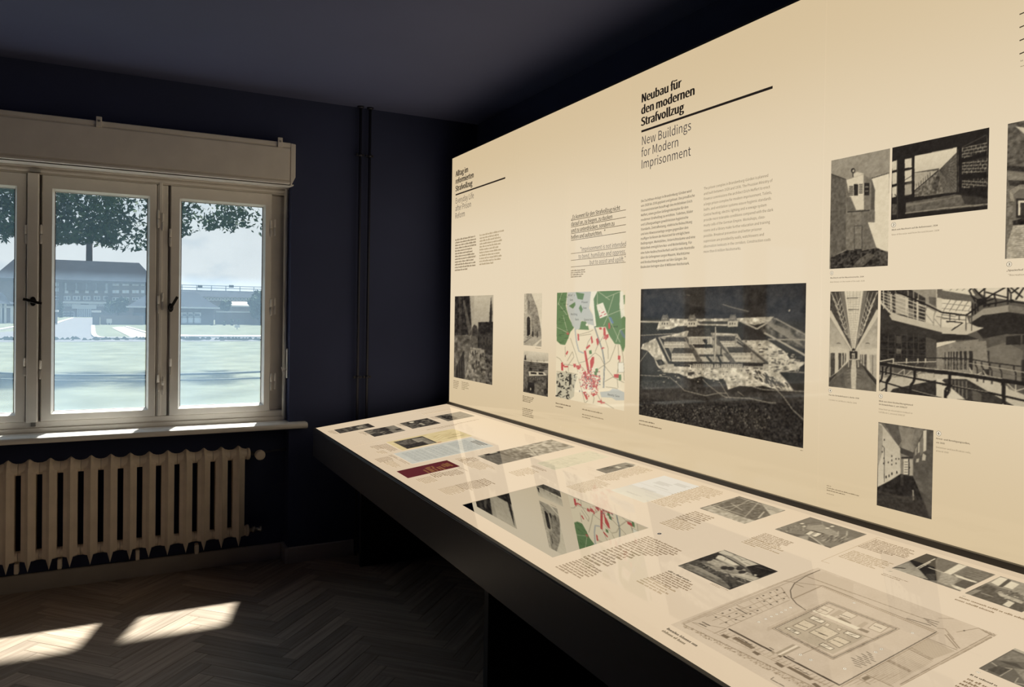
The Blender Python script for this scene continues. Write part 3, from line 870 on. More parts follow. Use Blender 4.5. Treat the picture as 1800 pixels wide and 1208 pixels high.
# ------------------------------------------------------------------ lit exhibition panel
PX, PZ0, PZ1, PYE, PYN = 1.760, .910, 2.388, 4.205, -1.30
panel = thing('exhibition_panel', (PX, 1.5, PZ0), 'tall backlit cream exhibition panel with photographs and texts', 'display panel')
MB().box(PX + .012, XR - .02, PYN, PYE, PZ0 - .02, PZ1 + .004).build('case', M_dark, panel)
y = 2.406 + .924 * 2
edges = [PYE - .004, 3.330, 2.406, 1.482, .558, -.366, PYN + .004]
for a, b2 in zip(edges[:-1], edges[1:]):
    box('glass_sheet', (PX, PX + .012, b2 + .0008, a - .0008, PZ0 + .003, PZ1 - .002), M_sheet, panel)
box('top_trim', (PX - .001, PX + .014, PYN, PYE, PZ1 - .002, PZ1 + .006), M_dark, panel)
box('end_trim', (PX - .001, PX + .014, PYE - .004, PYE + .004, PZ0, PZ1 + .004), M_dark, panel)
box('bottom_trim', (PX - .012, PX + .012, PYN, PYE, PZ0 - .022, PZ0 + .003), M_trim, panel)

# ------------------------------------------------------------------ sloping display table
TX0, TZ0, TX1, TZ1 = .957, .797, 1.744, .8985                    # front and back edge of the lit surface
TANG = math.atan2(TZ1 - TZ0, TX1 - TX0)
TE, TNr = 4.2, -1.30
TN = np.array([-math.sin(TANG), 0, math.cos(TANG)]); TC = TN @ np.array([TX0, 0, TZ0])
TU = np.array([math.cos(TANG), 0, math.sin(TANG)])               # up the slope, towards the panel


def on_table(px, py): return hit(px, py, TN, TC)
def tpt(px, py):                                                 # photo pixel -> (y, distance up the slope)
    p = on_table(px, py); return p[1], (p - np.array([TX0, 0, TZ0])) @ TU
def T(y, t, h=0.0): return np.array([TX0, y, TZ0]) + TU * t + TN * h


table = thing('display_table', (1.35, 1.5, 0), 'sloping backlit display table with prints under glass along the panel', 'display table')
TW = (TX1 - TX0) / math.cos(TANG)
Z6a = lambda x, y: (800 + x / 4.647, 740 + y / 4.647)
vy0, vt0 = tpt(*Z6a(60, 690)); _, vt1 = tpt(*Z6a(700, 511)); vy1, _ = tpt(*Z6a(1588, 868)); vy1b, vt0b = tpt(*Z6a(806, 1120))
vyA, vyB = (vy0 + tpt(*Z6a(700, 511))[0]) / 2, (vy1 + vy1b) / 2
vtA, vtB = (vt0 + vt0b) / 2, (vt1 + tpt(*Z6a(1588, 868))[1]) / 2
print('vitrine', vyA, vyB, vtA, vtB)


def slab(mbx, ya, yb, ta, tb, h0, h1):
    q = [T(ya, ta, h0), T(yb, ta, h0), T(yb, tb, h0), T(ya, tb, h0), T(ya, ta, h1), T(yb, ta, h1), T(yb, tb, h1), T(ya, tb, h1)]
    return mbx.add(q, [(0, 1, 2, 3), (7, 6, 5, 4), (0, 4, 5, 1), (1, 5, 6, 2), (2, 6, 7, 3), (3, 7, 4, 0)])


gs = MB()
slab(gs, TE, vyA, 0, TW, -.006, 0); slab(gs, vyB, TNr, 0, TW, -.006, 0)
slab(gs, vyA, vyB, 0, vtA, -.006, 0); slab(gs, vyA, vyB, vtB, TW, -.006, 0)
gs.build('glass_top', M_table, table)
rim = MB(); slab(rim, TE + .003, TNr, -.0125, -.0006, -.03, .001); slab(rim, TE + .004, TE + .0004, -.0125, TW, -.03, .001)
rim.build('rim', M_trim, table, bevel=.0008)
zf0, zf1 = .640, TZ0 - .006
box('fascia', (TX0 - .0125, TX0 + .006, TNr, TE + .004, zf0, zf1), M_fascia, table, bevel=.001)
MB().prism([(TX0 + .006, .652), (TX1, .652), (TX1, TZ1 - .02), (TX0 + .006, TZ0 - .02)], 'y', TE - .016, TE + .004).build('end_board', M_dark, table)
box('underside', (TX0 + .006, TX1, TNr, TE - .016, .64, .652), M_black, table)
for y_ in (2.50, 4.16, .4):
    lx = at_z(857.5, 1300, 0.0)
    box('support', (1.20, 1.995, y_ - .036, y_, 0, .64), M_dark, table)
box('back_board', (1.90, 1.97, TNr, TE, .0005, .64), M_black, table)
# sunken showcase with a mirror floor
wl = MB(); dp = -.055
for ya, yb, ta, tb in ((vyA + .004, vyA, vtA - .004, vtB + .004), (vyB, vyB - .004, vtA - .004, vtB + .004)): slab(wl, ya, yb, ta, tb, dp, -.0065)
slab(wl, vyA, vyB, vtA - .004, vtA, dp, -.0065); slab(wl, vyA, vyB, vtB, vtB + .004, dp, -.0065)
well = wl.build('showcase_well', mat('matt_cream_lining', (0.55, 0.49, 0.40), .6), table)
M_mirror = mat('grey_mirror', (0.62, 0.63, 0.62), 0.015, 0.5, metal=1.0)
mm = MB(); slab(mm, vyA, vyB, vtA, vtB, -.012, -.0012); mm.build('mirror_screen', M_mirror, table)

# ------------------------------------------------------------------ prints: flat pictures painted into a fine grid of vertices
SS = 2


def loc_panel(px, py):
    p = at_x(px, py, PX); return PYE - p[1], p[2]


def loc_table(px, py):
    y, t_ = tpt(px, py); return -y, t_


def pos(plane, s, t, h):
    return np.array([PX - h, PYE - s, t]) if plane == 'P' else T(-s, t, h)


LOC = {'P': loc_panel, 'T': loc_table}
PAR = {'P': panel, 'T': table}
DK, LT = np.array([31., 27, 24]), np.array([228., 212, 180])


def tone(g):
    if isinstance(g, tuple): return np.array(g, float)
    return DK + (LT - DK) * g


def vnoise(h, w, cell, seed=0):
    r = np.random.default_rng(seed); gy, gx = int(h / cell) + 3, int(w / cell) + 3
    a = r.random((gy, gx)); y = np.arange(h) / cell; x = np.arange(w) / cell
    iy, ix = y.astype(int), x.astype(int); fy, fx = (y - iy)[:, None], (x - ix)[None]
    fy, fx = fy * fy * (3 - 2 * fy), fx * fx * (3 - 2 * fx)
    A = a[iy][:, ix]; B = a[iy][:, ix + 1]; C_ = a[iy + 1][:, ix]; D_ = a[iy + 1][:, ix + 1]
    return (A * (1 - fx) + B * fx) * (1 - fy) + (C_ * (1 - fx) + D_ * fx) * fy - .5


class Print:
    def __init__(s, plane, crop, TL, TR, BL, BR=None, base=.5, res=1.0, s1=None, name='photo_print', label=None, size=None):
        s.plane, s.name, s.label = plane, name, label
        s.crop = crop
        L = [s.loc(*p) for p in (TL, TR, BL)]
        tl, tr, bl = L
        s.s0 = (tl[0] + bl[0]) / 2; s.t1 = (tl[1] + tr[1]) / 2
        if BR is not None:
            br = s.loc(*BR); s.s1 = (tr[0] + br[0]) / 2; s.t0 = (bl[1] + br[1]) / 2
        else: s.s1, s.t0 = tr[0], bl[1]
        if s1 is not None: s.s1 = s1; s.t1 = tl[1]
        if size: w, h = size
        else:                                   # about one vertex per photo pixel
            q = [np.array(s.crop_px(*p)) for p in (TL, TR, BL)]
            w = int(np.hypot(*(q[1] - q[0])) * res); h = int(np.hypot(*(q[2] - q[0])) * res)
            if s1 is not None: w = int(w * 1.3)
        s.w, s.h = max(w, 12), max(h, 12)
        s.H, s.W = s.h * SS, s.w * SS
        s.im = np.zeros((s.H, s.W, 3)) + tone(base)
        s.seed = 5

    def crop_px(s, x, y): c = s.crop; return c[0] + x / c[2], c[1] + y / c[2]
    def loc(s, x, y): return LOC[s.plane](*s.crop_px(x, y))

    def uv(s, pts):
        o = []
        for x, y in pts:
            a, b_ = s.loc(x, y); o.append(((a - s.s0) / (s.s1 - s.s0) * s.W, (s.t1 - b_) / (s.t1 - s.t0) * s.H))
        return o

    def mask(s, q):
        xs, ys = [p[0] for p in q], [p[1] for p in q]
        x0, x1, y0, y1 = max(0, int(min(xs))), min(s.W, int(max(xs)) + 2), max(0, int(min(ys))), min(s.H, int(max(ys)) + 2)
        if x1 <= x0 or y1 <= y0: return None
        X, Y_ = np.meshgrid(np.arange(x0, x1) + .5, np.arange(y0, y1) + .5)
        m_ = np.zeros(X.shape, bool)
        for (ax, ay), (bx, by) in zip(q, q[1:] + q[:1]):
            if ay == by: continue
            m_ ^= ((ay > Y_) != (by > Y_)) & (X < (bx - ax) * (Y_ - ay) / (by - ay) + ax)
        return (slice(y0, y1), slice(x0, x1)), m_

    def put(s, q, g, a=1.0, g2=None, axis=1, tex=0, cell=3, thr=None):
        r = s.mask(q)
        if r is None: return s
        sl_, m_ = r
        c = tone(g)
        blk = s.im[sl_]
        if g2 is not None:
            n = m_.shape[0 if axis else 1]; f = np.linspace(0, 1, n); f = f[:, None] if axis else f[None]
            c = tone(g) + (tone(g2) - tone(g)) * np.broadcast_to(f, m_.shape)[..., None]
        else: c = np.broadcast_to(c, blk.shape)
        if tex:
            s.seed += 1
            n = vnoise(*m_.shape, cell * SS, s.seed) + .5 * vnoise(*m_.shape, cell * SS * .4, s.seed + 77)
            c = np.clip(c + (n * tex * 95)[..., None] * np.array([1, .95, .85]), 22, 232)
            if thr is not None: m_ = m_ & (n > thr)
        s.im[sl_] = np.where(m_[..., None], blk + (c - blk) * a, blk)
        return s

    def P(s, g, pts, **k): return s.put(s.uv(pts), g, **k)
    def R(s, g, x0, y0, x1, y1, **k): return s.P(g, [(x0, y0), (x1, y0), (x1, y1), (x0, y1)], **k)
    def U(s, g, u0, v0, u1, v1, **k): return s.put([(u0 * s.W, v0 * s.H), (u1 * s.W, v0 * s.H), (u1 * s.W, v1 * s.H), (u0 * s.W, v1 * s.H)], g, **k)

    def L(s, g, w, *pts, uvs=False, **k):
        q = [(u * s.W, v * s.H) for u, v in pts] if uvs else s.uv(pts)
        for (ax, ay), (bx, by) in zip(q[:-1], q[1:]):
            d = math.hypot(bx - ax, by - ay) or 1; nx, ny = -(by - ay) / d * w * SS / 2, (bx - ax) / d * w * SS / 2
            s.put([(ax + nx, ay + ny), (bx + nx, by + ny), (bx - nx, by - ny), (ax - nx, ay - ny)], g, **k)
        return s

    def E(s, g, x, y, r, ry=None, uvs=False, **k):
        ry = ry or r
        pts = [(x + r * math.cos(a), y + ry * math.sin(a)) for a in np.linspace(0, 2 * math.pi, 15)[:-1]]
        return s.put([(u * s.W, v * s.H) for u, v in pts] if uvs else s.uv(pts), g, **k)

    def grain(s, amp=8, cell=1.2):
        n = vnoise(s.H, s.W, cell * SS, 3) + .6 * vnoise(s.H, s.W, cell * 5 * SS, 9)
        s.im = np.clip(s.im + (n * amp * 2)[..., None], 20, 238); return s

    def done(s, h=.0006):
        n1, n2 = s.h + 1, s.w + 1
        im = np.clip(s.im, 0, 255).reshape(s.h, SS, s.w, SS, 3).mean((1, 3))
        pd = np.pad(im, ((0, 1), (0, 1), (0, 0)), 'edge'); pd2 = np.pad(im, ((1, 0), (1, 0), (0, 0)), 'edge')
        pd3 = np.pad(im, ((0, 1), (1, 0), (0, 0)), 'edge'); pd4 = np.pad(im, ((1, 0), (0, 1), (0, 0)), 'edge')
        vc = (pd + pd2 + pd3 + pd4) / 4
        vc = vc * 1.0
        S0, T1 = np.linspace(s.s0, s.s1, n2), np.linspace(s.t1, s.t0, n1)
        c = pos(s.plane, (s.s0 + s.s1) / 2, (s.t0 + s.t1) / 2, h)
        o0 = pos(s.plane, 0, 0, h); es = pos(s.plane, 1, 0, h) - o0; et = pos(s.plane, 0, 1, h) - o0
        SX, TY = np.meshgrid(S0, T1)
        v = (o0 + SX[..., None] * es + TY[..., None] * et - c).reshape(-1, 3)
        i = np.arange(n1 * n2).reshape(n1, n2)
        f = np.stack([i[1:, :-1], i[1:, 1:], i[:-1, 1:], i[:-1, :-1]], -1).reshape(-1, 4)
        me = bpy.data.meshes.new(s.name)
        me.vertices.add(len(v)); me.vertices.foreach_set('co', v.astype(np.float32).ravel())
        me.loops.add(f.size); me.loops.foreach_set('vertex_index', f.astype(np.int32).ravel())
        me.polygons.add(len(f)); me.polygons.foreach_set('loop_start', np.arange(0, f.size, 4, dtype=np.int32))
        try: me.polygons.foreach_set('loop_total', np.full(len(f), 4, np.int32))
        except Exception: pass
        me.update(calc_edges=True)
        at = me.color_attributes.new('print', 'BYTE_COLOR', 'POINT')
        rgba = np.ones((len(v), 4), np.float32); rgba[:, :3] = vc.reshape(-1, 3) / 255
        at.data.foreach_set('color_srgb', rgba.ravel())
        me.materials.append(M_print)
        o = bpy.data.objects.new(s.name, me); COL.objects.link(o); place(o, c, PAR[s.plane]); tag(o, s.label)
        return o


# ------------------------------------------------------------------ lettering
_cache = {}
try:                                             # the plain grotesque that ships with Blender, else its built-in face
    FONT = bpy.data.fonts.load(bpy.utils.system_resource('DATAFILES') + '/fonts/Noto Sans CJK Regular.woff2')
except Exception:
    FONT = None


def glyphs(txt, bold=0.0):
    k = (txt, bold)
    if k in _cache: return _cache[k]
    cu = bpy.data.curves.new('lettering', 'FONT'); cu.body = txt; cu.size = 1.0
    if FONT: cu.font = FONT
    cu.resolution_u = 2; weight = bold; cu.fill_mode = 'FRONT'
    ob = bpy.data.objects.new('lettering', cu); COL.objects.link(ob)
    bpy.context.view_layer.update()
    ev = ob.evaluated_get(bpy.context.evaluated_depsgraph_get()); me = ev.to_mesh()
    v = np.array([tuple(q.co) for q in me.vertices]) if len(me.vertices) else np.zeros((0, 3))
    f = [tuple(p.vertices) for p in me.polygons]
    if weight and len(v):                        # heavier face: the outline struck three times, slightly apart
        n = len(v); v = np.concatenate([v + (d, 0, 0) for d in (-weight, 0, weight)]); f = [tuple(j + n * i for j in q) for i in range(3) for q in f]
    ev.to_mesh_clear(); bpy.data.objects.remove(ob); bpy.data.curves.remove(cu)
    _cache[k] = (v, f); return v, f


CAPH = glyphs('H')[0][:, 1].max()


def flat(name, plane, V2, F, material, label=None, h=.0011):
    """flat mesh part from 2D points (s, t) on the panel or table"""
    if not len(V2): print("EMPTY", name, F); return None
    V2 = np.array(V2); c2 = (V2.min(0) + V2.max(0)) / 2; c = pos(plane, c2[0], c2[1], h)
    o0 = pos(plane, 0, 0, h); es = pos(plane, 1, 0, h) - o0; et = pos(plane, 0, 1, h) - o0
    v = o0 + V2[:, :1] * es + V2[:, 1:2] * et - c
    me = bpy.data.meshes.new(name); me.from_pydata([tuple(q) for q in v], [], F); me.materials.append(material)
    o = bpy.data.objects.new(name, me); COL.objects.link(o); place(o, c, PAR[plane]); return tag(o, label)


def text(name, plane, lines, first, last=None, right=None, cap=None, color=(40, 33, 27), bold=0.0, k=.62, align='L', xs=None, label=None):
    """lines of lettering. first/last: photo pixel of the left end of the first and last baseline; right = (line, pixel of its right end)
    cap: photo pixel at the cap height above `first`; else cap height = k * line pitch"""
    a = np.array(LOC[plane](*first)); n = len(lines)
    b_ = np.array(LOC[plane](*last)) if last else a
    pitch = (a[1] - b_[1]) / (n - 1) if n > 1 else 0
    ch = LOC[plane](*cap)[1] - a[1] if cap else pitch * k
    sz = ch / CAPH
    if right:
        i, p = right; W_ = glyphs(lines[i], bold)[0][:, 0].max() * sz; s_end = LOC[plane](*p)[0]; xs = (s_end - a[0]) / W_ if align == 'L' else xs
    xs = xs or .9
    V, F = [], []
    for i, l in enumerate(lines):
        if not l: continue
        v, f = glyphs(l, bold)
        if not len(v): continue
        q = v[:, :2] * np.array([sz * xs, sz]); off = a[0] + (b_[0] - a[0]) * i / max(1, n - 1)
        if align == 'R': off = LOC[plane](*right[1])[0] - q[:, 0].max()
        o = len(V); V += [(x + off, y + a[1] - pitch * i) for x, y in q]; F += [tuple(j + o for j in t_) for t_ in f]
    return flat(name, plane, V, F, ink(*color), label)


def rules(name, plane, segs, w, color=(45, 37, 30)):
    V, F = [], []
    for p, q in segs:
        a, b_ = np.array(LOC[plane](*p)), np.array(LOC[plane](*q)); d = b_ - a; d /= np.hypot(*d); n = np.array([-d[1], d[0]]) * w / 2
        o = len(V); V += [a + n, b_ + n, b_ - n, a - n]; F.append((o, o + 1, o + 2, o + 3))
    return flat(name, plane, V, F, ink(*color), h=.0009)


def tiny(plane, TL, TR, BL, n, color, name='small_print', ratio=None, ragged=.25, head=0, seed=1):
    """a block of print too small to read in the photograph: lines of letter-sized strokes"""
    r = random.Random(seed)
    tl, tr, bl = (LOC[plane](*p) for p in (TL, TR, BL))
    s0, s1, t1, t0 = (tl[0] + bl[0]) / 2, tr[0], (tl[1] + tr[1]) / 2, bl[1]
    if t1 <= t0 or s1 <= s0: print('BAD', TL, TR, BL, s0, s1, t0, t1)
    ratio = ratio or (.45 if n > 2 else .30)
    pt = (t1 - t0) / n; xh = pt * ratio; V, F = [], []
    for i in range(n):
        y = t1 - pt * (i + .85); s = s0; end = s0 + (s1 - s0) * (1 - r.random() * ragged)
        if i == n - 1 and n > 1: end = s0 + (s1 - s0) * r.uniform(.35, .8)
        if head and i == head: continue
        while s < end:
            for _ in range(r.randint(2, 9)):
                lw = xh * r.choice((.45, .6, .75)); hh = xh * r.choice((1, 1, 1, 1.45))
                if s + lw > s1: break
                o = len(V); V += [(s, y), (s + lw, y), (s + lw, y + hh), (s, y + hh)]; F.append((o, o + 1, o + 2, o + 3)); s += lw + xh * .16
            s += xh * .55
    return flat(name, plane, V, F, ink(*color))


def badge(plane, c, rx, txt, color=(60, 52, 44), fill=(238, 224, 198), scale=.9):
    """round numbered marker"""
    a = np.array(LOC[plane](*c)); b_ = np.array(LOC[plane](c[0] + rx, c[1])); r = abs(b_[0] - a[0])
    ang = np.linspace(0, 2 * math.pi, 25)[:-1]; ci = np.c_[np.cos(ang), np.sin(ang)]
    d = flat('number_badge', plane, a + ci * r, [tuple(range(24))], ink(*fill), h=.0008)
    V = np.r_[a + ci * r, a + ci * r * .88]; F = [(i, (i + 1) % 24, 24 + (i + 1) % 24, 24 + i) for i in range(24)]
    v, f = glyphs(txt, .02); q = v[:, :2]; q = (q - (q.min(0) + q.max(0)) / 2) * (r * scale / CAPH) + a
    n = len(V); V = np.r_[V, q]; F = F + [tuple(j + n for j in t_) for t_ in f]
    flat('badge_number', plane, V, F, ink(*color))


def z(c): return lambda x, y: (c[0] + x / c[2], c[1] + y / c[2])


ZA, ZB, ZC_, ZD, ZE, ZF, ZG, ZH, ZI, ZJ = (780, 490, 4.474), (1100, 480, 3.776), (1440, 200, 4.028), (1440, 480, 4.647), (1440, 720, 4.028), (540, 700, 6), (800, 740, 4.647), (1060, 800, 5.294), (1340, 860, 3.4717), (880, 920, 3.4615)
a_, b_, c_, d_, e_, f_, g_, h_, i_, j_ = map(z, (ZA, ZB, ZC_, ZD, ZE, ZF, ZG, ZH, ZI, ZJ))
k1 = z((780, 260, 4.647)); k2 = z((1100, 120, 3.179))

# ---- headings and texts on the panel
text('heading_text', 'P', ['Alltag im', 'reformierten', 'Strafvollzug'], k1(100, 236), k1(97, 357), (1, k1(246, 248)), cap=k1(99, 193), color=(34, 28, 24), bold=.018)
rules('rule_line', 'P', [(k1(98, 385), k1(504, 245))], .0085)
text('heading_text', 'P', ['Everyday Life', 'after Prison', 'Reform'], k1(97, 457), k1(94, 580), (0, k1(246, 418)), cap=k1(97, 413), color=(78, 72, 68))
tiny('P', k1(95, 742), k1(268, 706), k1(93, 1010), 12, (128, 110, 84), seed=3, name='body_text')
tiny('P', k1(295, 700), k1(494, 662), k1(293, 962), 11, (168, 148, 116), seed=4, name='body_text')
text('quote_text', 'P', ['„Es kommt für den Strafvollzug nicht', 'darauf an, zu biegen, zu ducken', 'und zu unterdrücken, sondern zu', 'helfen und aufzurichten.“'], k1(1043, 586), k1(1041, 748), (0, k1(1442, 508)), cap=k1(1043, 553), color=(46, 38, 31), bold=.006)
rules('rule_line', 'P', [(k1(1041, y0), k1(1490, y1)) for y0, y1 in ((594, 506), (648, 566), (702, 627), (757, 687))], .0022, (84, 70, 52))
text('quote_text', 'P', ['“Imprisonment is not intended', 'to bend, humiliate and oppress,', 'but to assist and uplift.”'], k1(1040, 858), k1(1038, 968), (0, k1(1490, 803)), cap=k1(1040, 824), color=(92, 84, 78), align='R', xs=.93)
rules('rule_line', 'P', [(k1(1040, y0), k1(1488, y1)) for y0, y1 in ((865, 810), (920, 872), (974, 934))], .0022, (120, 104, 82))
tiny('P', k1(1040, 996), k1(1160, 984), k1(1040, 1062), 4, (130, 112, 86), seed=8)

text('heading_text', 'P', ['Neubau für', 'den modernen', 'Strafvollzug'], k2(88, 194), k2(86, 325), (1, k2(386, 152)), cap=k2(88, 147), color=(30, 25, 21), bold=.020)
rules('rule_line', 'P', [(k2(88, 354), k2(822, 106))], .0085, (34, 28, 24))
text('heading_text', 'P', ['New Buildings', 'for Modern', 'Imprisonment'], k2(88, 432), k2(86, 563), (0, k2(366, 345)), cap=k2(88, 384), color=(62, 58, 60))
text('body_text', 'P', ['Die Zuchthaus-Anlage in Brandenburg-Görden wird', 'von 1928 bis 1936 geplant und gebaut. Das preußische', 'Finanzministerium beauftragt den Architekten Erich', 'Meffert, einen großen Gefängniskomplex für den', 'modernen Strafvollzug zu errichten. Toiletten, Bäder', 'und Lüftungsanlagen gewährleisten hygienische', 'Standards. Zentralheizung, elektrische Beleuchtung', 'und eine Abwasseranlage sorgen gegenüber den', 'muffigen Verliesen der Kaiserzeit für erträglichere', 'Bedingungen. Werkstätten, Unterrichtsräume und eine', 'Bibliothek ermöglichen Aus- und Weiterbildung. Für', 'eine hohe Ausbruchssicherheit und für mehr Kontrolle', 'über die Gefangenen sorgen Mauern, Wachttürme', 'und Beobachtungskanzeln auf den Gängen. Die', 'Baukosten betragen über 8 Millionen Reichsmark.'],
     k2(86, 750), k2(84, 1118), (0, k2(368, 694)), color=(58, 48, 38), bold=.004, k=.50)
text('body_text', 'P', ['The prison complex in Brandenburg-Görden is planned', 'and built between 1928 and 1936. The Prussian Ministry of', 'Finance commissions the architect Erich Meffert to erect', 'a large prison complex for modern imprisonment. Toilets,', 'baths, and ventilation systems assure hygienic standards.', 'Central heating, electric lighting and a sewage system', 'provide more tolerable conditions compared with the dark', 'musty cells of the German Empire. Workshops, class-', 'rooms and a library make further education and training', 'possible. Breakout prevention and better prisoner', 'supervision are provided by walls, watchtowers and', 'observation lookouts in the corridors. Construction costs', 'more than 8 million Reichsmarks.'],
     k2(437, 680), k2(435, 1033), (0, k2(797, 606)), color=(112, 97, 76), k=.48)

# ---- left street photograph
p = Print('P', ZA, (88, 140), (390, 128), (80, 775), (384, 836), base=.3, res=1.1, label='tall dark street photograph at the far left of the panel')
p.R(.82, 200, 120, 395, 480, g2=.62, axis=1)
p.P(.62, [(200, 130), (240, 128), (240, 300), (215, 360)], a=.5)
p.P(.10, [(80, 130), (205, 128), (218, 350), (216, 445), (80, 445)], tex=.5, cell=4)
for x in (98, 120, 142, 160, 176, 190): p.P(.02 if x % 3 else .22, [(x, 130), (x + 9, 130), (x + 14, 440), (x + 7, 440)], a=.8)
p.P(.34, [(80, 448), (212, 440), (205, 640), (165, 790), (80, 775)], tex=.7, cell=5)
p.P(.40, [(150, 170), (165, 170), (214, 380), (214, 440), (196, 440)], a=.6, tex=.4)
p.P(.06, [(100, 690), (160, 560), (165, 790), (90, 780)], a=.85)
for x in (112, 130, 150, 168): p.L(.45, 1, (x, 600 + (x - 100)), (x + 6, 795), a=.5)
p.P(.30, [(215, 410), (235, 370), (255, 385), (280, 400), (285, 560), (212, 560)], tex=.5, cell=3)
p.P(.16, [(225, 385), (240, 360), (262, 372), (270, 450), (225, 450)], tex=.3)
p.P(.07, [(272, 342), (392, 340), (392, 560), (268, 560)], tex=.3, cell=4)
p.P(.13, [(280, 430), (392, 430), (392, 640), (280, 560)], tex=.3)
p.P(.08, [(358, 340), (362, 285), (360, 280), (374, 135), (384, 280), (380, 290), (381, 345)])
for x, y in ((300, 365), (320, 385), (345, 372), (372, 388)): p.E(.6, x, y, 2.2)
for x in (300, 325, 350, 372): p.R(.3, x, 455, x + 5, 520, a=.7)
p.P(.42, [(212, 545), (330, 560), (320, 700), (388, 760), (388, 850), (160, 800)], tex=1.0, cell=4)
p.P(.52, [(210, 540), (300, 550), (250, 590), (215, 600)], tex=.8, cell=3)
p.P(.20, [(320, 590), (392, 600), (392, 720), (330, 690)], tex=.9, cell=3)
p.P(.28, [(330, 700), (390, 690), (388, 836), (330, 826)], tex=.8, cell=3)
for x, y in ((230, 590), (250, 580), (258, 660), (232, 690), (290, 610), (310, 600), (278, 670), (300, 720), (240, 720), (340, 650), (352, 760)):
    p.E(.06, x, y, 5, 20, a=.85)
p.P(.55, [(205, 560), (215, 620), (190, 760), (170, 790), (195, 650)], tex=.6)
p.grain(9).done()
tiny('P', a_(80, 795), a_(122, 802), a_(76, 860), 5, (140, 122, 95), seed=11)
tiny('P', a_(143, 806), a_(202, 816), a_(142, 872), 5, (150, 132, 102), seed=12)

# ---- gate photograph and yard photograph
p = Print('P', ZA, (635, 120), (775, 111), (628, 525), (770, 532), base=.93, res=1.3, label='small pale photograph of an arched prison gate')
p.P(.62, [(640, 115), (690, 115), (735, 230), (755, 330), (768, 420), (768, 470), (630, 470)], tex=.5, cell=3, g2=.5)
p.P(.80, [(628, 120), (650, 118), (660, 260), (650, 500), (628, 510)], tex=.4)
p.P(.74, [(636, 300), (660, 265), (690, 300), (692, 440), (640, 470)], tex=.3)
p.P(.10, [(655, 310), (666, 296), (680, 310), (682, 440), (655, 450)], tex=.3)
p.R(.3, 668, 175, 674, 230)
p.P(.70, [(628, 490), (690, 450), (775, 455), (772, 535), (628, 528)], tex=.2)
p.P(.9, [(700, 525), (772, 470), (772, 480), (722, 532)])
for k in range(26): x = 660 + (k * 37 % 110); p.E(.06 + .1 * (k % 3), x, 425 + (k * 13 % 22), 3.2, 22 - (k % 4) * 4)
p.P(.3, [(628, 500), (690, 455), (690, 462), (640, 505)], a=.6)
p.grain(8).done()
tiny('P', a_(722, 538), a_(768, 543), a_(722, 548), 1, (120, 104, 80), seed=13)
p = Print('P', ZA, (632, 575), (824, 575), (624, 890), (820, 930), base=.93, res=1.2, label='small photograph of a prison yard seen from above')
p.R(.9, 620, 560, 830, 650, g2=.7)
p.P(.22, [(624, 645), (700, 655), (824, 668), (824, 935), (620, 900)], tex=.7, cell=5)
for y in (650, 662, 676, 690): p.L(.62, 1, (632, y), (822, y + 16), a=.7)
for x in (690, 735, 790): p.L(.4, .8, (x, 640), (x, 655))
p.P(.04, [(640, 600), (646, 600), (650, 640), (634, 640)])
p.P(.85, [(668, 728), (800, 735), (812, 762), (672, 765)]); p.P(.04, [(684, 735), (728, 738), (732, 752), (684, 750)]); p.P(.04, [(745, 738), (782, 741), (786, 755), (748, 754)])
p.P(.10, [(672, 767), (786, 768), (780, 805), (675, 800)])
for x in range(680, 780, 14): p.L(.6, 1.3, (x, 770), (x + 2, 800))
p.P(.50, [(785, 725), (822, 715), (822, 760), (800, 750)], tex=.3)
p.P(.05, [(665, 815), (712, 818), (710, 900), (655, 890)]); p.E(.8, 684, 868, 4, 11)
p.P(.36, [(715, 820), (800, 820), (815, 920), (715, 905)], tex=.8, cell=4); p.E(.05, 800, 890, 14, 26, a=.8)
p.P(.42, [(628, 700), (670, 690), (665, 780), (628, 880)], tex=.8, cell=4, a=.6)
p.grain(9).done()
tiny('P', a_(622, 915), a_(712, 934), a_(622, 965), 4, (110, 92, 68), seed=14)
tiny('P', a_(622, 1010), a_(710, 1030), a_(620, 1078), 5, (120, 102, 78), seed=15)

# ---- coloured town map
ZM = (970, 500, 5.493)
CR = (229, 212, 178)
p = Print('P', ZM, (48, 78), (712, 62), (40, 1100), (704, 1208), base=CR, res=1.3, name='map_print', label='coloured town map with green woods, grey lakes and red blocks')
GRN, GRY, RED, WHT = (104, 128, 84), (188, 186, 172), (190, 84, 78), (232, 222, 196)
p.P(GRN, [(48, 78), (150, 76), (135, 210), (170, 330), (215, 420), (180, 460), (160, 520), (130, 585), (85, 580), (48, 545)])
p.P(GRN, [(440, 66), (665, 60), (655, 230), (700, 310), (712, 320), (708, 600), (690, 655), (660, 580), (610, 575), (560, 500), (520, 410), (420, 415), (400, 180), (410, 100)])
p.P(GRN, [(230, 435), (290, 355), (330, 360), (350, 400), (360, 440)])
p.P(GRY, [(155, 78), (390, 70), (360, 230), (400, 300), (410, 400), (350, 390), (330, 360), (285, 350), (270, 430), (235, 440), (200, 400), (150, 250), (145, 150)])
for q in ([(232, 76), (315, 90), (300, 150), (250, 140)], [(165, 210), (225, 170), (230, 200), (205, 235)], [(262, 230), (280, 195), (300, 240), (285, 280)], [(685, 110), (708, 100), (706, 190), (690, 195)]): p.P(GRN, q)
p.P(WHT, [(380, 70), (440, 68), (405, 140), (412, 240), (430, 400), (415, 410), (395, 280), (365, 200)])
p.P(WHT, [(432, 200), (495, 175), (540, 300), (465, 330)]); p.P(WHT, [(660, 70), (690, 66), (706, 300), (670, 330), (655, 200)], a=.9)
for k in range(14): p.R(RED, 458 + (k * 23 % 64), 255 + (k * 17 % 54), 466 + (k * 23 % 64), 262 + (k * 17 % 54))
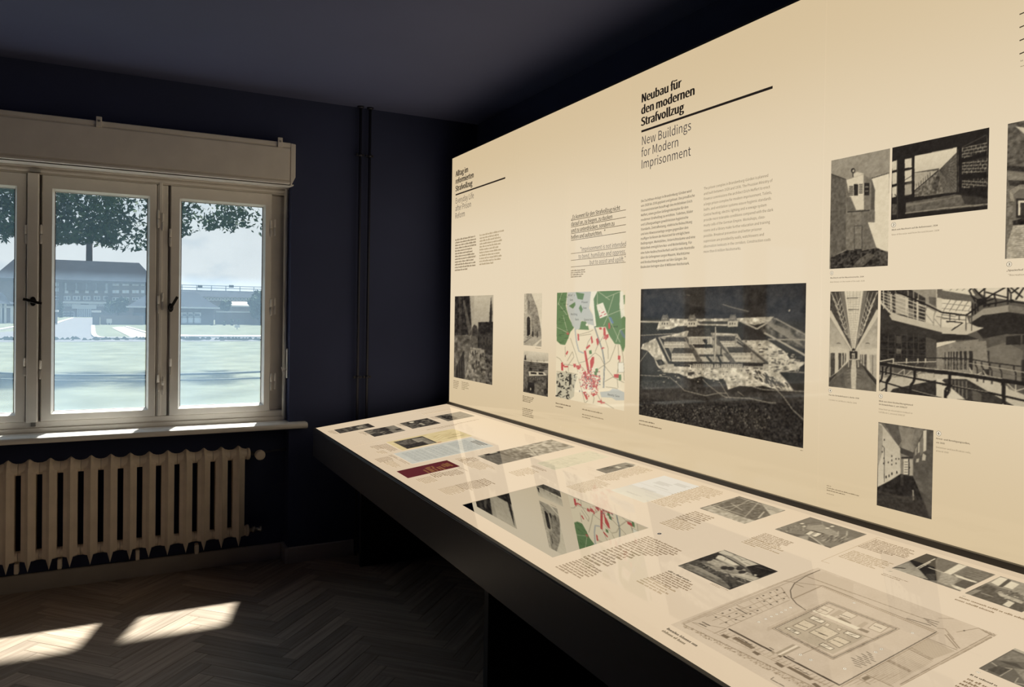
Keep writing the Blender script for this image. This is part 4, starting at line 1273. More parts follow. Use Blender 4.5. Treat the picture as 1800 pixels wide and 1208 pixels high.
p.P(WHT, [(360, 385), (415, 400), (420, 425), (360, 430)]); p.E(WHT, 340, 390, 13)
p.P((110, 130, 150), [(550, 315), (575, 320), (600, 375), (580, 380)]); p.P((110, 125, 120), [(655, 445), (675, 440), (712, 500), (705, 525), (680, 500)])
for a, b2 in (((440, 66), (440, 250)), ((540, 300), (700, 235)), ((540, 300), (440, 180)), ((520, 130), (660, 70)), ((540, 300), (660, 560)), ((60, 180), (150, 300)), ((48, 415), (160, 470)), ((540, 310), (500, 400)), ((600, 100), (540, 290)), ((620, 560), (660, 440)), ((660, 440), (708, 425)), ((100, 80), (60, 200)), ((110, 300), (150, 450)), ((450, 70), (560, 150))):
    p.L((212, 205, 170), 1.0, a, b2, a=.8)
p.L((110, 112, 108), 2.6, (412, 405), (450, 520), (490, 640), (510, 760), (505, 880), (500, 1000)); p.L((224, 214, 190), .8, (412, 405), (450, 520), (490, 640), (510, 760), (505, 880), (500, 1000), a=.8)
p.L((120, 125, 128), 2.4, (225, 430), (240, 560), (262, 645), (310, 665)); p.L((224, 214, 190), 1, (225, 430), (240, 560), (262, 645), (310, 665))
ROADS = [((180, 520), (230, 660), (260, 760), (330, 850)), ((45, 700), (80, 720), (110, 770), (250, 790)), ((150, 740), (200, 650), (215, 700), (160, 780), (160, 840)), ((262, 760), (330, 740), (420, 660), (470, 700), (520, 800), (600, 900), (700, 950)), ((620, 580), (600, 640), (560, 740), (450, 820), (420, 880)), ((510, 940), (600, 890)), ((640, 580), (650, 740), (630, 880), (640, 1000)), ((250, 830), (270, 950), (300, 1060), (320, 1150), (350, 1120)), ((380, 1030), (410, 1100), (400, 1150)), ((430, 1040), (470, 1120), (600, 1200)), ((520, 990), (600, 1000), (640, 1010)), ((420, 650), (440, 600), (500, 500), (520, 460)), ((520, 540), (545, 620), (545, 720)), ((45, 840), (160, 850), (250, 870)), ((250, 490), (360, 460), (400, 440)), ((250, 500), (380, 480)), ((330, 640), (350, 560), (390, 500)), ((130, 700), (130, 600)), ((670, 600), (690, 700), (700, 930))]
for r_ in ROADS: p.L((150, 138, 112), 1.0, *r_)
for q in ([(310, 640), (330, 640), (370, 860), (345, 850)], [(330, 610), (365, 580), (372, 595), (340, 628)], [(376, 505), (388, 500), (400, 560), (385, 575)], [(428, 530), (445, 515), (458, 560), (440, 595)], [(498, 420), (518, 415), (524, 500), (500, 490)], [(455, 420), (480, 415), (486, 438), (462, 436)], [(370, 740), (392, 700), (410, 700), (408, 760), (375, 860)], [(90, 760), (108, 750), (112, 835), (92, 830)], [(248, 475), (262, 480), (266, 540), (252, 545)], [(300, 850), (330, 840), (345, 910), (310, 900)], [(300, 1040), (330, 1035), (350, 1110), (335, 1115)], [(135, 670), (150, 640), (160, 650), (145, 685)], [(545, 375), (560, 370), (566, 425), (548, 430)], [(515, 490), (548, 480), (550, 510), (520, 540)]): p.P(RED, q)
rr = random.Random(4)
for k in range(360):
    x, y = rr.gauss(370, 60), rr.gauss(930, 55)
    if not (265 < x < 470 and 800 < y < 1075): continue
    a = rr.uniform(0, 3.1); l_ = rr.uniform(5, 20); c = rr.choice(((190, 84, 78), (196, 110, 100), (120, 112, 108), (232, 222, 200), (186, 90, 84)))
    p.L(c, rr.choice((1.2, 1.8, 2.6)), (x, y), (x + math.cos(a) * l_, y + math.sin(a) * l_))
for k in range(70):
    x, y = rr.choice(((400, 1060), (260, 800), (490, 610), (520, 520), (470, 1130), (640, 890), (110, 780), (220, 780), (150, 470), (650, 720)))
    p.R(rr.choice((RED, (196, 110, 100))), x + rr.gauss(0, 16), y + rr.gauss(0, 14), x + rr.gauss(0, 3) + 9, y + 7)
for x, y in ((370, 655), (430, 830), (420, 860), (655, 890), (655, 910)): p.P(GRN, [(x - 10, y - 14), (x + 14, y - 20), (x + 18, y + 16), (x - 6, y + 20)])
p.P(GRY, [(465, 1040), (560, 1030), (590, 1005), (640, 1015), (705, 1045), (704, 1120), (620, 1120), (580, 1095), (480, 1090)])
p.P(WHT, [(640, 755), (695, 755), (700, 850), (642, 850)]); p.L((150, 138, 112), .8, (640, 755), (695, 755), (700, 850), (642, 850), (640, 755))
p.P((176, 168, 142), [(45, 850), (180, 855), (250, 890), (225, 960), (215, 1080), (175, 1115), (45, 1095)], a=.7)
for k in range(80):
    x, y = rr.uniform(48, 235), rr.uniform(860, 1100); a = rr.uniform(0, 6.2); l_ = rr.uniform(12, 45)
    if x > 160 and y > 1000: continue
    p.L((48, 44, 38), rr.choice((.8, 1.2, 3.0)), (x, y), (x + math.cos(a) * l_, y + math.sin(a) * l_))
p.P((60, 56, 48), [(168, 870), (188, 860), (190, 960), (165, 985)]); p.P(CR, [(252, 840), (262, 840), (262, 1140), (40, 1140), (40, 1112), (230, 1118)])
for k in range(34):
    x, y = rr.uniform(60, 130), rr.uniform(100, 560)
    (p.L((60, 78, 50), .9, (x, y), (x + rr.uniform(10, 50), y + rr.uniform(-10, 10)), a=.6))
p.P(CR, [(40, 1140), (270, 1140), (270, 1230), (40, 1230)])
p.done()
for txt, x, y, r_ in (('Möser’s', 158, 115, 222), ('See', 175, 160, 205), ('Plauer', 288, 182, 350), ('See', 300, 238, 338), ('Breitling', 185, 298, 248), ('See', 225, 348, 262), ('Quenz See', 312, 350, 398), ('Beetz See', 540, 1072, 655), ('Forst', 575, 415, 640)):
    m_ = z(ZM); text('map_lettering', 'P', [txt], m_(x, y), right=(0, m_(r_, y + (12 if y > 1000 else 0))), cap=m_(x, y - 20), color=(52, 52, 46))
tiny('P', a_(882, 962), a_(1000, 988), a_(882, 1010), 2, (96, 80, 60), seed=16, ragged=.05)
tiny('P', a_(1090, 1010), a_(1256, 1046), a_(1090, 1034), 1, (130, 112, 86), seed=17, ragged=.1)
tiny('P', a_(1090, 1052), a_(1260, 1094), a_(1090, 1092), 2, (130, 112, 86), seed=18, ragged=.1)

# ---- large aerial photograph
ZP = (1120, 540, 6.0)
p = Print('P', ZP, (39, -190), (1779, -254), (22.8, 1137), (1758, 1486), base=.10, res=1.0, label='large aerial photograph of the prison complex')
p.im += (vnoise(p.H, p.W, 26 * SS, 2) * 26)[..., None]
p.P(.09, [(0, -260), (1800, -260), (1800, 60), (0, 100)], tex=.18, cell=9)
p.P(.16, [(560, -230), (700, -200), (1180, 60), (1000, 60), (200, -90), (40, -110)], tex=.15, cell=12, a=.6)
p.L(.42, 1.2, (520, -130), (560, -122)); p.L(.5, 1.2, (900, -30), (1010, 5), (1180, 46))
p.P(.13, [(0, 780), (500, 760), (900, 900), (1800, 900), (1800, 1500), (0, 1200)], tex=.35, cell=3)
p.P(.07, [(0, 960), (700, 1000), (1400, 1010), (1800, 1020), (1800, 1500), (0, 1200)], tex=.5, cell=2.2, a=.9)
for k in range(420):
    x = rr.uniform(40, 1400); y = 1000 + rr.uniform(0, 220) + x * .05
    p.E(rr.uniform(.25, .55), x, y, rr.uniform(3, 9), a=.65)
p.P(.30, [(40, 140), (240, 138), (240, 168), (40, 165)], tex=.4); p.P(.72, [(36, 145), (250, 150), (250, 162), (36, 162)])
SAND = .78
p.P(SAND, [(235, 150), (360, 120), (560, 125), (960, 120), (1450, 100), (1380, 160), (1240, 190), (1060, 150), (960, 200), (640, 190), (420, 205), (350, 235), (205, 235)], tex=1.2, cell=5)
p.P(.08, [(640, 150), (960, 150), (960, 180), (660, 178)], tex=.3, a=.85)
for x in (235, 520, 950):
    p.P(.78, [(x + 5, 150), (x + 118, 145), (x + 112, 205), (x + 10, 210)], tex=.3); p.P(.40, [(x + 12, 150), (x + 35, 85), (x + 85, 80), (x + 112, 145)], tex=.3)
    for q in range(3): p.R(.8, x + 42 + q * 16, 115, x + 48 + q * 16, 128); p.R(.2, x + 25 + q * 26, 165, x + 36 + q * 26, 185)
    p.R(.35, x + 40, 70, x + 46, 90); p.R(.35, x + 82, 68, x + 88, 88)
p.L(.7, 2.4, (1095, 150), (1265, 230), (1455, 120)); p.L(.6, 1.6, (36, 298), (380, 280), (560, 290)); p.L(.5, 1.4, (240, 225), (190, 275))
p.P(.08, [(40, 170), (200, 250), (360, 235), (470, 270), (36, 295)], tex=.15)
p.P(.30, [(1440, 120), (1800, 280), (1800, 450), (1560, 380), (1340, 290), (1300, 230)], tex=.8, cell=6)
for k in range(16):
    t0 = k / 16; p.L(.45 + .2 * (k % 2), 1.1, (1330 + 120 * t0, 140 + 100 * t0), (1600 + 170 * t0, 240 + 190 * t0), a=.55)
p.L(.7, 2.6, (1340, 270), (1480, 345), (1775, 510)); p.L(.6, 2, (1380, 340), (1780, 345)); p.L(.62, 1.6, (1460, 120), (1775, 290))
# building site ground
p.P(SAND, [(60, 390), (210, 320), (420, 280), (520, 250), (800, 270), (1060, 280), (1100, 350), (1380, 350), (1560, 470), (1620, 560), (1770, 580), (1760, 600), (1690, 660), (1500, 690), (1560, 760), (1650, 880), (1480, 870), (1330, 830), (1240, 840), (1080, 830), (960, 870), (930, 780), (760, 760), (680, 730), (560, 760), (440, 700), (280, 690), (210, 620), (180, 540), (110, 460), (40, 440)], tex=.9, cell=5)
for k in range(240):
    x, y = rr.uniform(1130, 1700), rr.uniform(360, 680)
    if y < 340 + (x - 1100) * .3: continue
    l_ = rr.uniform(10, 60); p.L(rr.choice((.12, .2, .85, .9)), rr.choice((1, 1.6, 2.4)), (x, y), (x + l_, y + rr.uniform(-4, 6)), a=.8)
for k in range(150):
    t0 = rr.random(); x, y = 1240 + t0 * 300 + rr.uniform(-30, 60), 690 + t0 * 150 + rr.uniform(-40, 40)
    p.L(rr.choice((.1, .15, .9)), rr.choice((1, 2)), (x, y), (x + 30, y + 26), a=.8)
for k in range(130):
    x, y = rr.uniform(230, 1250), rr.uniform(645, 800)
    p.E(rr.choice((.15, .3, .9)), x, y, rr.uniform(4, 22), rr.uniform(3, 8), a=.7)
for q in ([(90, 330), (160, 330), (120, 370), (60, 380)], [(200, 560), (260, 550), (300, 600), (230, 620)], [(530, 690), (600, 680), (610, 710), (540, 720)], [(860, 760), (910, 755), (930, 790), (880, 800)]): p.P(.14, q, tex=.4)
# prison complex
p.P(.62, [(190, 320), (520, 300), (1000, 290), (1390, 590), (1320, 640), (320, 600)], tex=.4)
p.P(.10, [(195, 322), (225, 318), (395, 590), (330, 598)]); p.P(.66, [(222, 322), (240, 320), (360, 570), (345, 575)]); p.P(.10, [(240, 320), (290, 345), (395, 560), (370, 575)])
p.P(.10, [(330, 570), (1385, 588), (1385, 610), (1320, 625), (330, 600)])


def house(x0, x1, yt, ye, yb, sk):
    p.P(.20, [(x0 + sk, yt), (x1, yt), (x1 + sk * .6, ye), (x0, ye)], tex=.25); p.R(.82, x0 + 4, ye, x1 + sk * .5, yb, tex=.1)
    n = int((x1 - x0) / 14)
    for r_ in range(2):
        for q in range(n): xx = x0 + 10 + q * 14; p.R(.34, xx, ye + 6 + r_ * (yb - ye) * .5, xx + 5, ye + 6 + r_ * (yb - ye) * .5 + (yb - ye) * .22)


p.P(.16, [(590, 390), (800, 390), (805, 490), (660, 490)], a=.0)
house(280, 500, 318, 365, 430, 30); house(835, 1040, 305, 358, 415, -20)
p.P(.12, [(1045, 370), (1060, 360), (1210, 460), (1190, 470)])
house(360, 600, 430, 488, 575, 30); house(975, 1215, 422, 482, 572, -30)
p.P(.30, [(500, 315), (520, 310), (690, 570), (640, 590)], tex=.3); p.P(.62, [(495, 360), (515, 380), (560, 430), (500, 430)])
p.P(.30, [(790, 330), (840, 320), (1050, 590), (990, 592)], tex=.3); p.P(.66, [(830, 400), (870, 410), (940, 480), (870, 500)])
p.P(.19, [(555, 225), (762, 222), (790, 310), (525, 312)], tex=.25, cell=2); p.R(.84, 548, 312, 786, 392, tex=.1)
for q in range(15): p.R(.35, 556 + q * 15, 325, 562 + q * 15, 385)
p.P(.06, [(588, 392), (785, 392), (786, 404), (590, 404)]); p.P(.12, [(596, 402), (800, 404), (800, 430), (610, 430)]); p.P(.78, [(612, 430), (800, 430), (810, 495), (650, 495)], tex=.5)
p.P(.05, [(700, 345), (725, 338), (740, 370), (735, 430), (720, 440), (722, 380), (702, 370)]); p.E(.06, 716, 350, 24, 12); p.E(.08, 726, 372, 20, 10)
p.P(.16, [(650, 500), (900, 500), (905, 520), (660, 522)]); p.P(.12, [(720, 515), (740, 510), (800, 575), (770, 580)]); p.P(.12, [(845, 520), (862, 515), (900, 580), (870, 580)]); p.P(.74, [(660, 525), (725, 525), (760, 570), (700, 575)], tex=.3); p.P(.74, [(900, 520), (930, 520), (980, 575), (920, 575)], tex=.3)
p.P(.72, [(822, 205), (833, 205), (838, 400), (826, 560), (804, 560), (812, 400)]); p.P(.4, [(822, 205), (826, 205), (818, 400), (812, 560), (804, 560), (812, 400)]); p.L(.12, 2, (886, 425), (884, 500))
p.R(.14, 395, 578, 560, 600); p.P(.10, [(390, 600), (560, 612), (560, 630), (390, 625)], tex=.3)
for x0, x1 in ((588, 800), (810, 870), (886, 1110)):
    p.R(.74, x0, 600, x1, 640)
    for q in range(int((x1 - x0) / 20)): p.R(.22, x0 + 6 + q * 20, 605, x0 + 14 + q * 20, 622); p.R(.3, x0 + 6 + q * 20, 628, x0 + 14 + q * 20, 638)
for x in (575, 804, 876, 1115): p.P(.06, [(x, 600), (x + 10, 600), (x + 6, 640), (x - 4, 640)])
p.P(.10, [(1160, 600), (1320, 605), (1320, 625), (1160, 622)], tex=.3); p.R(.66, 1330, 600, 1385, 650); p.R(.7, 320, 600, 385, 645)
p.P(.24, [(1040, 330), (1060, 320), (1390, 585), (1350, 590)], tex=.2); p.L(.6, 1.4, (1060, 322), (1385, 575))
# paths in the fields
for r_ in (((30, 718), (340, 735), (420, 800), (500, 880), (720, 935), (870, 905), (940, 910)), ((690, 760), (760, 830), (880, 920), (950, 960)), ((880, 800), (930, 890), (980, 960)), ((1060, 890), (1130, 940)), ((1220, 840), (1330, 870), (1660, 885), (1780, 890)), ((1470, 870), (1540, 940), (1640, 1080), (1760, 1190)), ((1650, 880), (1560, 760), (1500, 700)), ((30, 580), (110, 470)), ((940, 950), (1200, 965), (1400, 1010), (1470, 1010)), ((1500, 680), (1780, 690))): p.L(.6, 1.3, *r_, a=.85)
p.L(.9, 1.6, (1600, 45), (1612, 28)); p.grain(9, 1.4)
p.done()
tiny('P', b_(90, 968), b_(192, 985), b_(90, 984), 1, (90, 75, 56), seed=21, ragged=.02)
tiny('P', b_(90, 990), b_(244, 1018), b_(90, 1008), 1, (120, 102, 78), seed=22, ragged=.02)
tiny('P', b_(1160, 1168), b_(1180, 1172), b_(1160, 1180), 1, (120, 102, 78), seed=23)

# ---- 1: watchtower
p = Print('P', ZC_, (80, 332), (495, 249), (80, 1098), (495, 1078), base=.62, label='photograph of a watchtower bay on a prison wall')
p.P(.60, [(80, 330), (496, 247), (496, 470), (80, 470)], tex=.2, cell=4)
p.P(.34, [(80, 425), (190, 470), (200, 700), (196, 960), (80, 1020)], tex=.3, cell=4)
p.P(.46, [(190, 470), (380, 450), (400, 770), (410, 960), (190, 970)], tex=.35, cell=4)
p.P(.95, [(372, 460), (496, 420), (496, 975), (430, 965), (405, 945), (340, 765), (392, 770), (398, 540)])
p.P(.40, [(300, 690), (395, 690), (394, 770), (345, 768), (405, 945), (300, 960)], tex=.3)
p.L(.12, 1.3, (80, 425), (190, 466)); p.L(.12, 1.2, (372, 458), (496, 420))
p.P(.92, [(193, 470), (315, 430), (318, 680), (262, 682), (215, 580)]); p.P(.30, [(225, 585), (262, 680), (200, 690), (195, 600)], a=.5)
p.P(.48, [(315, 430), (370, 465), (365, 680), (318, 680)], tex=.2); p.P(.3, [(372, 460), (395, 540), (390, 680), (366, 680)])
p.P(.9, [(240, 430), (268, 412), (320, 425), (250, 450)])
for y in range(512, 580, 12): p.R(.08, 212, y, 242, y + 7); p.R(.08, 282, y - 14, 310, y - 8)
p.R(.08, 246, 498, 276, 580); p.R(.08, 320, 490, 356, 578); p.R(.6, 326, 515, 350, 522); p.R(.6, 326, 545, 350, 550)
p.L(.15, 2, (200, 696), (360, 684)); p.E(.06, 241, 403, 15, 18); p.E(.75, 243, 405, 8, 10); p.L(.06, 1.5, (241, 420), (241, 448))
p.L(.18, 1, (250, 965), (250, 796), (304, 792), (304, 965)); p.R(.10, 250, 958, 304, 970)
p.P(.14, [(80, 1020), (200, 965), (300, 970), (410, 950), (496, 985), (496, 1080), (80, 1100)], tex=.7, cell=3)
p.P(.40, [(280, 1030), (345, 990), (400, 1000), (300, 1090), (230, 1090)], tex=.5, a=.7); p.P(.34, [(420, 980), (496, 980), (496, 1075), (440, 1070)], tex=.6, a=.6)
p.grain(7).done()
# ---- 2: view from the watchtower window
p = Print('P', ZC_, (513, 240), (1199, 101), (515, 753), (1200, 676), base=.05, label='dark photograph looking out of a watchtower window along the outer wall')
p.P(.95, [(676, 300), (975, 238), (976, 552), (676, 590)], g2=.75)
p.P(.28, [(676, 415), (850, 385), (850, 400), (676, 420)])
p.P(.70, [(676, 425), (840, 400), (800, 440), (676, 530)], tex=.2)
p.P(.40, [(676, 545), (840, 400), (862, 402), (880, 560), (676, 590)], tex=.8, cell=3); p.P(.16, [(800, 520), (845, 410), (852, 470), (830, 565)], tex=.5, a=.7)
p.P(.34, [(850, 398), (976, 272), (976, 555), (880, 565), (862, 480)], tex=.35, cell=2)
for q in range(11): p.L(.16, .7, (852, 399), (976, 285 + q * 27), a=.8)
p.L(.06, 1.5, (676, 545), (845, 402)); 
for q in range(7): p.L(.1, .8, (690 + q * 16, 500 - q * 14), (690 + q * 16, 535 - q * 15))
for x0, x1 in ((517, 550), (607, 656)):
    for y0, y1 in ((330, 400), (412, 498), (512, 590)):
        off = -(x0 - 517) * .19; p.P(.88, [(x0, y0 + off + 10), (x1, y0 + off), (x1, y1 + off - 4), (x0, y1 + off + 4)], tex=.15)
p.L(.3, 1.4, (607, 470), (656, 440)); p.L(.15, 1.5, (535, 570), (552, 590)); p.P(.45, [(607, 500), (656, 470), (656, 570), (610, 585)], a=.5)
for y0, y1, y2, y3 in ((245, 310, 265, 205), (345, 430, 405, 300), (470, 530, 510, 455)):
    p.P(.13, [(1010, y0), (1190, y3), (1190, y2), (1010, y1)])
    p.P(.1, [(1010, y0), (1190, y3), (1190, y2), (1010, y1)])
for q in range(14):
    y = 245 + q * 21
    if q in (4, 9, 10): continue
    p.L(.75, .8, (1012, y), (1190, y - 38 + q * 4.4))
    for w_ in range(6): x = 1015 + w_ * 32 + (q % 2) * 15; p.L(.7, .7, (x, y - (x - 1012) * .2), (x, y - (x - 1012) * .2 + 20))
p.P(.03, [(1000, 325), (1195, 262), (1195, 300), (1000, 350)]); p.P(.03, [(1000, 430), (1195, 408), (1195, 455), (1000, 462)]); p.P(.04, [(1000, 530), (1195, 510), (1200, 600), (1010, 560)], tex=.1)
p.P(.03, [(976, 235), (1010, 228), (1010, 556), (980, 560)]); p.L(.35, .8, (984, 250), (986, 555)); p.L(.35, .8, (1190, 150), (1194, 590)); p.L(.3, .8, (1010, 240), (1185, 150))
p.P(.34, [(615, 630), (960, 572), (1195, 600), (1200, 650), (615, 705)], tex=.3, cell=4); p.P(.52, [(615, 640), (900, 600), (1000, 575), (1000, 585), (800, 625), (615, 660)], a=.7); p.P(.1, [(1000, 560), (1200, 600), (1200, 655), (1030, 640)], tex=.2, a=.8)
p.L(.65, 1.4, (610, 705), (900, 668), (1195, 640)); p.L(.25, 1, (552, 330), (556, 740)); p.R(.25, 517, 640, 550, 715, tex=.3)
p.grain(6).done()
# ---- 3: exercise yard, cut by the frame
p = Print('P', ZC_, (1325, 75), (1450, 45), (1328, 1028), base=.40, s1=PYE - .80, label='photograph of a vaulted passage at the right edge, number three')
p.w = int(p.w * 3); p.W = p.w * SS; p.im = np.zeros((p.H, p.W, 3)) + tone(.40)
p.P(.30, [(1325, 75), (1400, 58), (1600, 40), (1600, 400), (1330, 400)], tex=.5, cell=5)
p.P(.85, [(1390, 90), (1470, 100), (1600, 190), (1600, 220), (1450, 140)]); p.P(.12, [(1325, 370), (1600, 380), (1600, 430), (1330, 400)], tex=.3); p.P(.5, [(1330, 410), (1600, 440), (1600, 470), (1340, 470)], tex=.3)
p.P(.14, [(1335, 470), (1600, 480), (1600, 530), (1350, 510)], tex=.3); p.P(.42, [(1328, 430), (1370, 600), (1375, 800), (1330, 920)], tex=.5)
for q in range(4): p.L(.65, 1.2, (1380 - q * 8, 620), (1370 - q * 6, 570 - q * 8), (1420, 530 - q * 8), (1600, 525 - q * 8))
p.R(.10, 1395, 600, 1600, 740); p.R(.92, 1410, 615, 1600, 720); p.R(.15, 1425, 630, 1600, 720); p.P(.1, [(1370, 760), (1440, 740), (1600, 745), (1600, 790), (1375, 800)], tex=.4)
p.P(.72, [(1375, 790), (1600, 780), (1600, 1030), (1328, 1028), (1330, 930)], tex=.5, cell=3)
for q in range(16): y = 800 + q * 14; p.L(.35, .8, (1350 + (q % 3) * 20, y), (1420, y + 8), (1600, y + 3), a=.5)
p.grain(8).done()
# ---- 4: corridor
ZK = (1450, 500, 5.49)
p = Print('P', ZK, (52, 70), (516, 60), (40, 988), (498, 1034), base=.55, label='photograph of a long symmetrical cell block corridor')
p.P(.92, [(190, 68), (372, 62), (290, 640), (262, 640)]);
for y in range(85, 600, 22): p.L(.72, .8, (210 + (y - 70) * .09, y), (350 - (y - 70) * .11, y - 3))
for x in (215, 240, 275, 310, 345): p.L(.72, .8, (x, 66), (275 + (x - 278) * .12, 620))
p.L(.35, 1.4, (212, 135), (320, 130)); p.L(.35, 1.3, (225, 245), (330, 243))
p.P(.22, [(52, 70), (190, 68), (262, 625), (240, 600), (52, 300)], tex=.25); p.P(.22, [(372, 62), (516, 60), (512, 300), (320, 600), (295, 625)], tex=.25)
p.P(.45, [(150, 68), (190, 68), (262, 610), (250, 600)]); p.P(.45, [(372, 62), (410, 62), (315, 590), (295, 620)])
p.P(.85, [(48, 255), (60, 250), (262, 625), (255, 640), (48, 310)]); p.P(.85, [(515, 245), (500, 245), (300, 620), (305, 640), (513, 312)])
for q in range(7):
    t0 = q / 7; p.L(.88, 1.0, (56 + 150 * t0, 75 + 430 * t0), (125 + 100 * t0, 205 + 330 * t0), (150 + 90 * t0, 130 + 400 * t0)); p.L(.88, 1.0, (510 - 160 * t0, 75 + 430 * t0), (440 - 105 * t0, 215 + 330 * t0), (405 - 90 * t0, 130 + 400 * t0))
for q in range(3): p.L(.8, 1, (60 + q * 40, 75), (230 + q * 8, 520), a=.8); p.L(.8, 1, (505 - q * 40, 75), (330 - q * 8, 520), a=.8)
p.P(.62, [(46, 310), (250, 640), (235, 640), (46, 640)], tex=.2, cell=6, g2=.8); p.P(.62, [(513, 312), (305, 640), (330, 640), (508, 640)], tex=.2, cell=6, g2=.8)
p.P(.84, [(46, 600), (235, 630), (232, 740), (46, 920)]); p.P(.84, [(508, 620), (325, 632), (328, 740), (500, 930)])
for x0, x1, yb in ((55, 98, 890), (132, 160, 830), (170, 186, 790), (195, 205, 765)): p.P(.24, [(x0, 662), (x1, 664), (x1, yb - 30), (x0, yb)], tex=.3)
for x0, x1, yb in ((380, 405, 820), (358, 370, 780), (340, 350, 760)): p.P(.30, [(x0, 678), (x1, 676), (x1, yb), (x0, yb - 20)], tex=.3)
p.P(.7, [(430, 680), (498, 680), (498, 920), (440, 860)], tex=.1); p.L(.3, 1, (462, 680), (462, 870)); p.P(.06, [(326, 700), (336, 700), (340, 770), (328, 740)])
p.R(.8, 222, 632, 338, 730); p.R(.10, 240, 645, 315, 720); p.R(.75, 262, 665, 290, 715); p.R(.3, 270, 680, 280, 710); p.E(.1, 278, 632, 16, 14); p.E(.75, 280, 645, 7, 7)
p.P(.30, [(235, 730), (325, 730), (345, 760), (500, 960), (498, 1036), (40, 990), (44, 920), (215, 765)], tex=.25, cell=6, g2=.42)
p.P(.8, [(262, 730), (300, 730), (306, 860), (300, 1012), (258, 1005), (250, 860)], tex=.25); p.P(.75, [(228, 735), (236, 735), (234, 800), (226, 800)]); p.P(.75, [(318, 735), (326, 735), (330, 800), (320, 800)])
for y in (820, 850, 880, 910): p.L(.6, 1.2, (210, y + 14), (256, y), a=.5); p.L(.6, 1.2, (350, y + 16), (304, y), a=.5)
p.P(.06, [(44, 900), (130, 845), (44, 945)], a=.8); p.P(.06, [(345, 752), (500, 920), (500, 975), (420, 880)], a=.8); p.P(.18, [(44, 940), (180, 850), (200, 990), (40, 985)], a=.4, tex=.3)
for x, sg_ in ((135, 1), (415, 1)): p.L(.2, 1, (x - 20, 570), (x, 566), (x + 18, 572))
p.grain(6).done()
# ---- 5: galleries
ZN = (1540, 500, 6.04); ZO = (1660, 500, 5.493)
p = Print('P', ZN, (48, 66), (846, 42), (36, 1142), (846, 1210), base=.30, s1=PYE - .865, label='wide photograph of railed galleries in a cell block')
p.w = int(p.w * 1.45); p.W = p.w * SS; p.im = np.zeros((p.H, p.W, 3)) + tone(.30)
p.P(.88, [(370, 50), (846, 40), (846, 540), (520, 400)]); p.P(.6, [(370, 55), (640, 50), (645, 300), (530, 240), (520, 150)], tex=.15)
p.P(.34, [(560, 130), (640, 140), (640, 240), (565, 200)], tex=.2)
p.P(.14, [(48, 66), (370, 55), (525, 145), (525, 385), (48, 300)], tex=.2)
p.P(.72, [(215, 100), (330, 120), (330, 330), (215, 310)], tex=.1); p.P(.5, [(340, 260), (400, 280), (400, 350), (340, 330)], tex=.1)
for x in (130, 210, 340, 400, 450): p.L(.62, 1.5, (x, 66), (x, 380))
for y in (110, 170, 230): p.L(.55, 1, (130, y), (525, y + 70))
p.P(.36, [(650, 48), (846, 62), (846, 170), (650, 140)], tex=.15)
p.crop = ZO
p.P(.94, [(-20, 145), (260, 165), (270, 300), (215, 300), (-20, 270)]); p.P(.36, [(-20, 55), (395, 120), (395, 175), (240, 165), (-20, 140)], tex=.1); p.P(.94, [(-20, 48), (260, 35), (300, 110), (-20, 58)]); p.P(.92, [(260, 32), (800, 20), (800, 170), (400, 120)])
for x in (-10, 50, 110, 170, 230): p.L(.4, .9, (x, 260), (x + 70, 150)); p.L(.5, .9, (x + 60, 62), (x + 90, 40))
for y in (190, 240): p.L(.45, .9, (-20, y - 8), (250, y + 20))
# upper right balcony
p.P(.60, [(245, 330), (380, 235), (620, 200), (620, 265), (370, 300), (250, 372)]); p.P(.42, [(620, 200), (800, 225), (800, 290), (622, 268)], tex=.2)
p.P(.09, [(250, 375), (370, 298), (622, 268), (800, 292), (800, 480), (600, 490), (380, 530), (330, 470)], tex=.1)
p.P(.30, [(300, 540), (600, 480), (800, 480), (800, 980), (300, 900)], tex=.2, cell=7); p.P(.46, [(330, 640), (600, 560), (760, 640), (740, 930), (300, 870)], tex=.2, cell=7, a=.75)
p.P(.10, [(595, 505), (740, 490), (740, 582), (595, 585)]); p.P(.1, [(755, 488), (800, 485), (800, 578), (755, 580)]); p.P(.1, [(745, 730), (800, 725), (800, 960), (745, 935)]); p.P(.12, [(368, 645), (436, 642), (436, 880), (368, 850)]); p.L(.2, 1.2, (400, 645), (400, 870))
# far wing
p.crop = ZN
p.P(.92, [(645, 612), (846, 598), (846, 610), (645, 670)]); p.P(.52, [(645, 675), (846, 612), (1170, 600), (1200, 900), (645, 900)], tex=.2)
p.crop = ZO
p.P(.52, [(-20, 600), (100, 560), (330, 530), (320, 880), (-20, 830)], tex=.2, cell=6)
for x, w_, y0 in ((5, 8, 655), (38, 10, 652), (62, 12, 650), (88, 14, 650), (115, 17, 648), (150, 22, 646), (190, 28, 645), (240, 36, 644)): p.P(.10, [(x, y0), (x + w_, y0), (x + w_, 830), (x, 820)])
for x in (70, 110, 155, 205, 255): p.E(.15, x, 612, 4)
